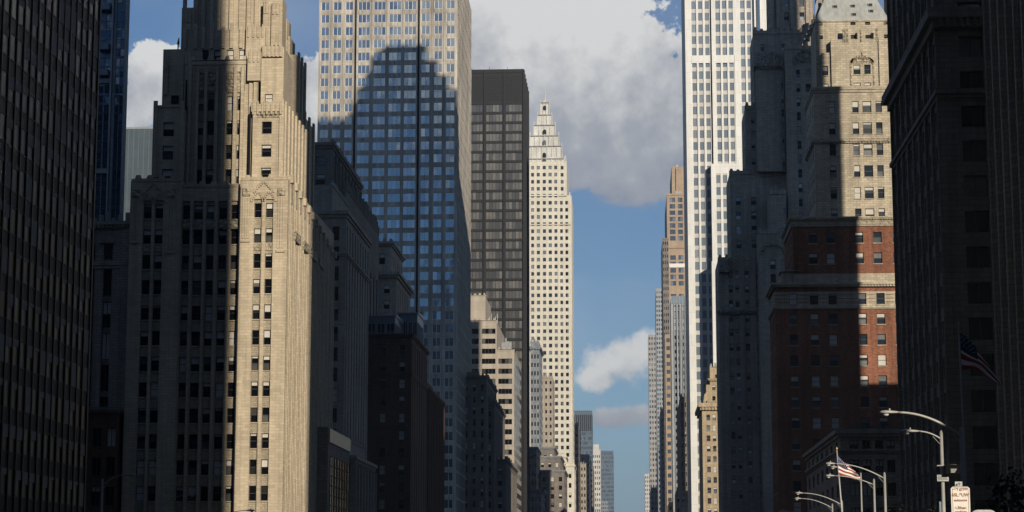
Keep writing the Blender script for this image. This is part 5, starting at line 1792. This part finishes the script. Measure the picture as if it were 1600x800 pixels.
def lamp(label, post_px, post_top, head_px, head_py, Y, left=False, rise=.25, hl=None, group='cobra-head street lamps', r=.11):
    x, zt = P(post_px, post_top, Y)
    xh, zh = P(head_px, head_py, Y)
    hl = hl or .85
    t = empty('street_lamp', (x, Y, .13), label, 'street lamp', group)
    o = (x, Y, .13)
    m_ = MB()
    m_.tube([(x, Y, .13), (x, Y, 1.0), (x, Y, zt)], [r * 1.5, r * 1.15, r * .8], 'lamp_paint', 12)
    m_.tube([(x, Y, .13), (x, Y, .6)], [r * 2, r * 1.7], 'lamp_paint', 12)
    m_.tube([(x, Y, zt), (x, Y, zt + .12)], [r * .9, r * .3], 'lamp_paint', 12)
    m_.build('post', t, o, smooth=True)
    sg = 1 if left else -1
    m_ = MB()
    za = zt - .25
    pts = []
    n = 12
    xe_ = xh - sg * hl * .4
    for k in range(n + 1):
        f = k / n
        pts.append((x + (xe_ - x) * f, Y, za + (zh - za) * (1 - (1 - f) ** 2.0) if rise else za + (zh - za) * f))
    m_.tube(pts, [r * .48 - .012 * (k / n) for k in range(n + 1)], 'lamp_paint', 8)
    m_.tube([(x - sg * -.02, Y, zt - .5), (x + sg * .35, Y, za + .12)], .018, 'lamp_paint', 6)
    m_.build('arm', t, o, smooth=True)
    hm = MB()
    secs = [(-.5, .05, .05), (-.3, .1, .075), (-.05, .15, .1), (.2, .17, .11), (.4, .14, .09), (.5, .04, .03)]
    k0 = hm.m('lamp_paint')
    n = 14
    for (s_, w_, h_) in secs:
        for q in range(n):
            a = 2 * math.pi * q / n
            hm.v.append((xh + sg * s_ * hl, Y + w_ * 1.0 * math.cos(a), zh + h_ * .8 * math.sin(a) * (1.0 if math.sin(a) > 0 else .7)))
    for j in range(len(secs) - 1):
        for q in range(n):
            hm.f.append((j * n + q, j * n + (q + 1) % n, (j + 1) * n + (q + 1) % n, (j + 1) * n + q))
            hm.mi.append(k0)
    hm.f += [tuple(range(n)), tuple(range((len(secs) - 1) * n, len(secs) * n))]
    hm.mi += [k0, k0]
    ho = hm.build('lamp_head', t, o, smooth=True)
    lm = MB()
    prev = None
    for j, (rr, dz) in enumerate(((.10, -.055), (.095, -.085), (.07, -.12), (.025, -.14))):
        ring = [(xh + sg * .18 * hl + rr * 1.1 * math.cos(2 * math.pi * q / 12), Y + rr * math.sin(2 * math.pi * q / 12), zh + dz) for q in range(12)]
        if prev:
            for q in range(12): lm.quad(prev[q], prev[(q + 1) % 12], ring[(q + 1) % 12], ring[q], 'lamp_lens')
        prev = ring
    lm.poly(prev, 'lamp_lens')
    lo = lm.build('lens', ho, o, smooth=True)
    ph = MB()
    ph.tube([(xh, Y, zh + .06), (xh, Y, zh + .15)], .035, 'lamp_paint', 8)
    ph.build('photocell', ho, o)
    return t


lamp('largest lit street lamp reaching left from beside the dim flag', 1503, 672, 1390, 644.5, 78, hl=.75, r=.12)
lamp('shaded street lamp whose lit post carries street signs', 1470.5, 677, 1422, 674, 87, hl=.85, r=.085)
lamp('lit street lamp with taller post right of the small lit flag', 1382, 741, 1297.5, 724.5, 116, hl=.55, r=.085)
lamp('lit street lamp just below and left of the taller one by the small flag', 1365.5, 751, 1297, 743.5, 122, hl=.55, r=.075)
lamp('short lit lamp head peeking behind the small lit flag', 1345, 741, 1303, 730, 134, hl=.45, r=.06)
lamp('upper of the two lit lamps left of the flagpole foot', 1315.5, 784, 1249, 770.5, 154, hl=.6, r=.085)
lamp('lower of the two lit lamps left of the flagpole foot', 1300.5, 789, 1247, 779, 160, hl=.55, r=.075)
lamp('lit lamp head just clearing the bottom edge below the pair', 1285, 806, 1224, 799, 170, hl=.7, r=.08)
lamp('dim street lamp nearest the black tower at left', 160, 751, 204, 742, 118, left=True, hl=.5, r=.09)
lamp('faint street lamp before the shaded half of the cream tower', 252, 787, 298, 773.5, 150, left=True, hl=.6, r=.07)
lamp('dark lamp head at bottom edge against the sunlit cream tower', 340, 806, 391, 797.5, 172, left=True, hl=.75, r=.08)

# signs on the lit post of the second lamp
YL = 87.0
xp = X_(1471.5, 750, YL)


def sign_box(name, label, cat, p0, p1, t0, t1, Y, depth, mat, parent=None):
    m_ = MB()
    xa_, xb_ = X_(p0, t0, Y), X_(p1, t0, Y)
    m_.box(xa_, xb_, Y - depth, Y, Z_(t1, Y, p0), Z_(t0, Y, p0), mat)
    return m_, xa_, xb_


t = empty('crossing_signal', (X_(1485, 735, YL), YL - .2, Z_(742, YL, 1480)), 'black boxed crossing signal bracketed to the sign-bearing lamp post', 'crossing signal')
o = tuple(t.location)
m_, xa_, xb_ = sign_box('housing', '', '', 1475.5, 1498, 726.5, 741.5, YL - .15, .28, 'sign_black')
m_.build('housing', t, o)
m_ = MB()
zz = Z_(728, YL, 1480)
m_.tube([(xp - .2, YL - .14, zz), (xb_ - .1, YL - .14, zz + .03)], .03, 'lamp_paint', 8)
m_.build('bracket', t, o)
m_ = MB()
for q in range(4):
    zq_ = Z_(734 + q * 1.6, YL, 1480)
    m_.box(X_(1483, 735, YL), X_(1492.5 - q, 735, YL), YL - .44, YL - .43, zq_ - .012, zq_ + .012, 'sign_grey')
m_.build('display', t, o)
t = empty('street_sign', (xp, YL - .15, Z_(752, YL, 1470)), 'small pale plate across the lamp post under the crossing signal', 'sign')
o = tuple(t.location)
m_, xa_, xb_ = sign_box('', '', '', 1464, 1482, 742, 752, YL - .12, .03, 'sign_grey')
m_.build('plate', t, o)
m_ = MB()
random.seed(12)
za_, zb_ = Z_(751, YL, 1470), Z_(743, YL, 1470)
for k in range(4):
    x = xa_ + .04
    z = za_ + (zb_ - za_) * (k + .5) / 4
    while x < xb_ - .06:
        w_ = random.uniform(.02, .06)
        m_.box(x, x + w_, YL - .158, YL - .151, z - .008, z + .012, 'sign_black')
        x += w_ + .015
m_.build('lettering', t, o)
t = empty('sign_plate', (X_(1469, 790, YL), YL - .1, Z_(800, YL, 1469)), 'thin grey box strapped low on the sign-bearing lamp post', 'box')
o = tuple(t.location)
m_, _, _ = sign_box('', '', '', 1466.5, 1469.5, 784, 801, YL - .02, .2, 'blue_steel')
m_.build('case', t, o)


def text(body, x, y, z, size, mat, parent, name='lettering'):
    c = bpy.data.curves.new(name, 'FONT')
    c.body = body
    c.size = size
    c.align_x = 'CENTER'
    c.extrude = .002
    c.offset = .004
    c.materials.append(MAT[mat])
    tmp = bpy.data.objects.new(name, c)
    COL.objects.link(tmp)
    bpy.context.view_layer.update()
    me = bpy.data.meshes.new_from_object(tmp.evaluated_get(bpy.context.evaluated_depsgraph_get()))
    bpy.data.objects.remove(tmp)
    ob = bpy.data.objects.new(name, me)
    COL.objects.link(ob)
    ob.parent = parent
    ob.location = (x, y, z)
    ob.rotation_euler = (math.pi / 2, 0, 0)
    return ob


YP = 71.0
xs_ = X_(1500, 790, YP)
t = empty('parking_sign', (xs_, YP, .13), 'tall cream parking sign with rust-red lettering, bottom right', 'sign')
o = (xs_, YP, .13)
m_ = MB()
m_.tube([(xs_, YP + .06, .13), (xs_, YP + .06, Z_(753, YP, 1500))], .035, 'grey_steel', 8)
m_.build('post', t, o, smooth=True)
xa_, xb_ = X_(1486, 780, YP), X_(1515.5, 780, YP)
zt_, zb_ = Z_(760.5, YP, 1500), Z_(822, YP, 1500)
rc_ = .06
pts = [(xa_ + rc_, zb_), (xb_ - rc_, zb_), (xb_, zb_ + rc_), (xb_, zt_ - rc_), (xb_ - rc_, zt_), (xa_ + rc_, zt_), (xa_, zt_ - rc_), (xa_, zb_ + rc_)]
m_ = MB()
m_.prism(pts, YP - .02, YP + .02, 'sign_white')
pl_ = m_.build('plate', t, o)
m_ = MB()
for (a, c, e, g) in ((xa_ + .045, xa_ + .058, zb_ + .05, zt_ - .05), (xb_ - .058, xb_ - .045, zb_ + .05, zt_ - .05), (xa_ + .07, xb_ - .07, zt_ - .04, zt_ - .028)):
    m_.box(a, c, YP - .0245, YP - .02, e, g, 'sign_red')
m_.build('border', pl_, o)
xc = (xa_ + xb_) / 2 - xs_
for (tx, py, sz) in (("~'\u00b7Y\u00b7g22W", 766, .115), ('6SL.9UW', 775.6, .15), ('autmoow', 783.3, .115), ('e.30uar.', 795.3, .125), ('problem', 801.5, .115)):
    text(tx, xc, -.027, Z_(py, YP, 1500) - .13, sz, 'sign_red', t)
m_ = MB()
m_.box(X_(1492, 756, YP), X_(1503.5, 756, YP), YP - .02, YP + .01, Z_(760, YP, 1497), Z_(752.5, YP, 1497), 'sign_grey')
to = m_.build('top_plate', t, o)
text('\u00ab\u2191', X_(1497, 756, YP) - xs_, -.025, Z_(759, YP, 1497) - .13, .13, 'sign_black', t)

YV = 69.0
x0_, x1_ = X_(1518, 797, YV), X_(1556, 797, YV)
xm_ = (x0_ + x1_) / 2
t = empty('round_top_sign', (xm_, YV, .13), 'pale round-topped sign barely rising over the bottom edge', 'sign')
o = (xm_, YV, .13)
hw = (x1_ - x0_) / 2
zt_ = Z_(796.5, YV, 1537)
pts = [(xm_ - hw, zt_ - .9), (xm_ + hw, zt_ - .9), (xm_ + hw, zt_ - .12), (xm_ + hw * .9, zt_ - .06), (xm_ + hw * .72, zt_ - .015), (xm_ + hw * .5, zt_), (xm_ - hw * .5, zt_), (xm_ - hw * .72, zt_ - .015), (xm_ - hw * .9, zt_ - .06), (xm_ - hw, zt_ - .12)]
m_ = MB()
m_.prism(pts, YV, YV + .05, 'sign_grey')
m_.build('plate', t, o)
m_ = MB()
m_.tube([(xm_, YV + .08, .13), (xm_, YV + .08, zt_ - .2)], .035, 'grey_steel', 8)
m_.build('post', t, o, smooth=True)


# ---- flags
def flag_material(name, base_red, base_white, base_blue):
    plain(name + '_red', base_red, .8)
    plain(name + '_white', base_white, .8)
    plain(name + '_blue', base_blue, .8)


flag_material('flag', (.30, .05, .035), (.80, .78, .74), (.03, .045, .11))


def flag(label, pole_px, top_py, base_px, Y, corners, canton, nstripe=13, pr=.035, sag=None, stripes_u=True):
    """corners: top-hoist, top-fly, bottom-fly, bottom-hoist as picture points; cloth hangs in folds"""
    xt_, zt_ = P(pole_px, top_py, Y)
    xb_, zb_ = P(base_px, 800, Y)
    gx = xb_ + (xb_ - xt_) * (zb_ - .13) / max(.1, zt_ - zb_)
    t = empty('flagpole', (gx, Y, .13), label, 'flag')
    o = (gx, Y, .13)
    m_ = MB()
    m_.tube([(gx, Y, .13), (xb_, Y, zb_), (xt_, Y, zt_)], [pr * 1.5, pr * 1.1, pr * .8], 'lamp_paint', 10)
    m_.build('pole', t, o, smooth=True)
    m_ = MB()
    m_.tube([(xt_, Y, zt_), (xt_, Y, zt_ + .04), (xt_, Y, zt_ + .1), (xt_, Y, zt_ + .17), (xt_, Y, zt_ + .26)], [.03, .05, .065, .05, .01], 'gilt', 10)
    m_.build('finial', t, o, smooth=True)
    NU, NV = 40, nstripe * 2
    C = [P(px, py, Y) for px, py in corners]
    m_ = MB()
    st_ = MB()
    grid = {}
    for i in range(NU + 1):
        for j in range(NV + 1):
            u, v = i / NU, j / NV
            bow = sag(u, v) if sag else (0, 0)
            x = (C[0][0] * (1 - u) + C[1][0] * u) * (1 - v) + (C[3][0] * (1 - u) + C[2][0] * u) * v + bow[0]
            z = (C[0][1] * (1 - u) + C[1][1] * u) * (1 - v) + (C[3][1] * (1 - u) + C[2][1] * u) * v + bow[1]
            y = Y - .05 + .1 * u * math.sin(u * 9 + v * 3) + .05 * u * math.sin(v * 14 + u * 4)
            grid[i, j] = (x, y, z)
    for i in range(NU):
        for j in range(NV):
            if i / NU < canton[0] and j / NV < canton[1]: mt = 'flag_blue'
            else: mt = 'flag_red' if (j // 2) % 2 == 0 else 'flag_white'
            m_.quad(grid[i, j], grid[i + 1, j], grid[i + 1, j + 1], grid[i, j + 1], mt)
    ci, cj = int(canton[0] * NU), int(canton[1] * NV)
    for a in range(1, 10):
        for c in range(1, 7):
            if (a + c) % 2: continue
            fi, fj = a * ci / 10, c * cj / 7
            i, j = int(fi), int(fj)
            p = Vector(grid[i, j]) + Vector((0, -.012, 0))
            s_ = (C[0][1] - C[3][1]) * .018
            pts = [(p.x + s_ * (1 if q % 2 == 0 else .45) * math.sin(q * math.pi / 5), p.y, p.z + s_ * (1 if q % 2 == 0 else .45) * math.cos(q * math.pi / 5)) for q in range(10)]
            st_.poly(pts, 'flag_white')
    cl = m_.build('cloth', t, o, smooth=True)
    if st_.f: st_.build('stars', cl, o)
    return t


def sag1(u, v):
    return (.12 * u * math.sin(3.2 * v), .20 * math.sin(math.pi * u) * (1 - .2 * v) + .035 * math.sin(8 * u + 5 * v))


flag('dim shaded stars and stripes flag on a pole before the dark corner building', 1497.5, 512, 1511, 80.0, [(1500, 519), (1559, 594), (1556, 600), (1502.5, 577)], (.42, .43), sag=sag1, nstripe=7)


def sag2(u, v):
    return (.12 * math.sin(math.pi * v) * u, -.05 * math.sin(math.pi * u) + .05 * math.sin(9 * u + 4 * v) * u)


flag('small sunlit stars and stripes flag among the lit street lamps', 1307.5, 704, 1315.5, 130, [(1309, 712), (1326, 727), (1345, 750), (1310.5, 741)], (.55, .5), sag=sag2, pr=.05, nstripe=9)


# ---- street trees
def tree(label, x, y, h, r, leafmat, n=900, trunk_h=.45, seed=1):
    rnd = random.Random(seed)
    t = empty('street_tree', (x, y, .13), label, 'tree', None)
    o = (x, y, .13)
    m_ = MB()
    m_.tube([(x, y, .13), (x + .1, y, h * .25), (x - .05, y + .1, h * trunk_h), (x, y, h * .8)], [.16, .13, .1, .03], 'bark', 8)
    tips = []
    for k in range(12):
        a = rnd.uniform(0, 6.28)
        z0_ = h * rnd.uniform(.35, .65)
        rr = r * rnd.uniform(.5, .95)
        tip = (x + rr * math.cos(a), y + rr * math.sin(a), z0_ + h * rnd.uniform(.12, .32))
        mid = ((x + tip[0]) / 2, (y + tip[1]) / 2, z0_ + (tip[2] - z0_) * .35)
        m_.tube([(x, y, z0_), mid, tip], [.06, .035, .012], 'bark', 6)
        tips.append(tip)
    m_.build('trunk', t, o, smooth=True)
    m_ = MB()
    for k in range(n):
        c = rnd.choice(tips)
        p = Vector(c) + Vector((rnd.gauss(0, r * .22), rnd.gauss(0, r * .22), rnd.gauss(0, h * .065)))
        a = Vector((rnd.uniform(-1, 1), rnd.uniform(-1, 1), rnd.uniform(-1, 1))).normalized()
        c2 = a.cross(Vector((rnd.uniform(-1, 1), rnd.uniform(-1, 1), rnd.uniform(-1, 1)))).normalized()
        s_ = rnd.uniform(.05, .11)
        m_.quad(tuple(p - a * s_), tuple(p + c2 * s_ * .6), tuple(p + a * s_), tuple(p - c2 * s_ * .6), leafmat)
    m_.build('crown', t, o)
    return t


tree('dark street tree low before the right corner building', X_(1432, 780, 150), 150, 9.6, 2.4, 'leaf_dark', 1500, seed=4)
tree('dark street tree at the lower right edge', X_(1597, 760, 58), 58, 5.5, 1.0, 'leaf_dark', 1200, seed=5)
tree('small tree with yellowed leaves beside the dim left lamp', X_(171, 785, 125), 125, 7.6, .8, 'leaf_autumn', 260, seed=6)
tree('dark street tree low at the bottom edge left of the pale signs', X_(1400, 790, 170), 170, 9.2, 2.0, 'leaf_dark', 1200, seed=8)


# ---- the air over the avenue
hz = MB()
hz.box(-700, 700, -420, 3400, -1.5, 420, 'asphalt')
ho_ = hz.build('haze', kind='stuff')
hm_ = bpy.data.materials.new('haze_air')
hm_.use_nodes = True
for n_ in list(hm_.node_tree.nodes): hm_.node_tree.nodes.remove(n_)
pv = hm_.node_tree.nodes.new('ShaderNodeVolumePrincipled')
mo = hm_.node_tree.nodes.new('ShaderNodeOutputMaterial')
pv.inputs['Color'].default_value = (.72, .84, 1.0, 1)
pv.inputs['Density'].default_value = 0.00013
pv.inputs['Anisotropy'].default_value = 0.0
hm_.node_tree.links.new(pv.outputs[0], mo.inputs['Volume'])
ho_.data.materials.clear()
ho_.data.materials.append(hm_)
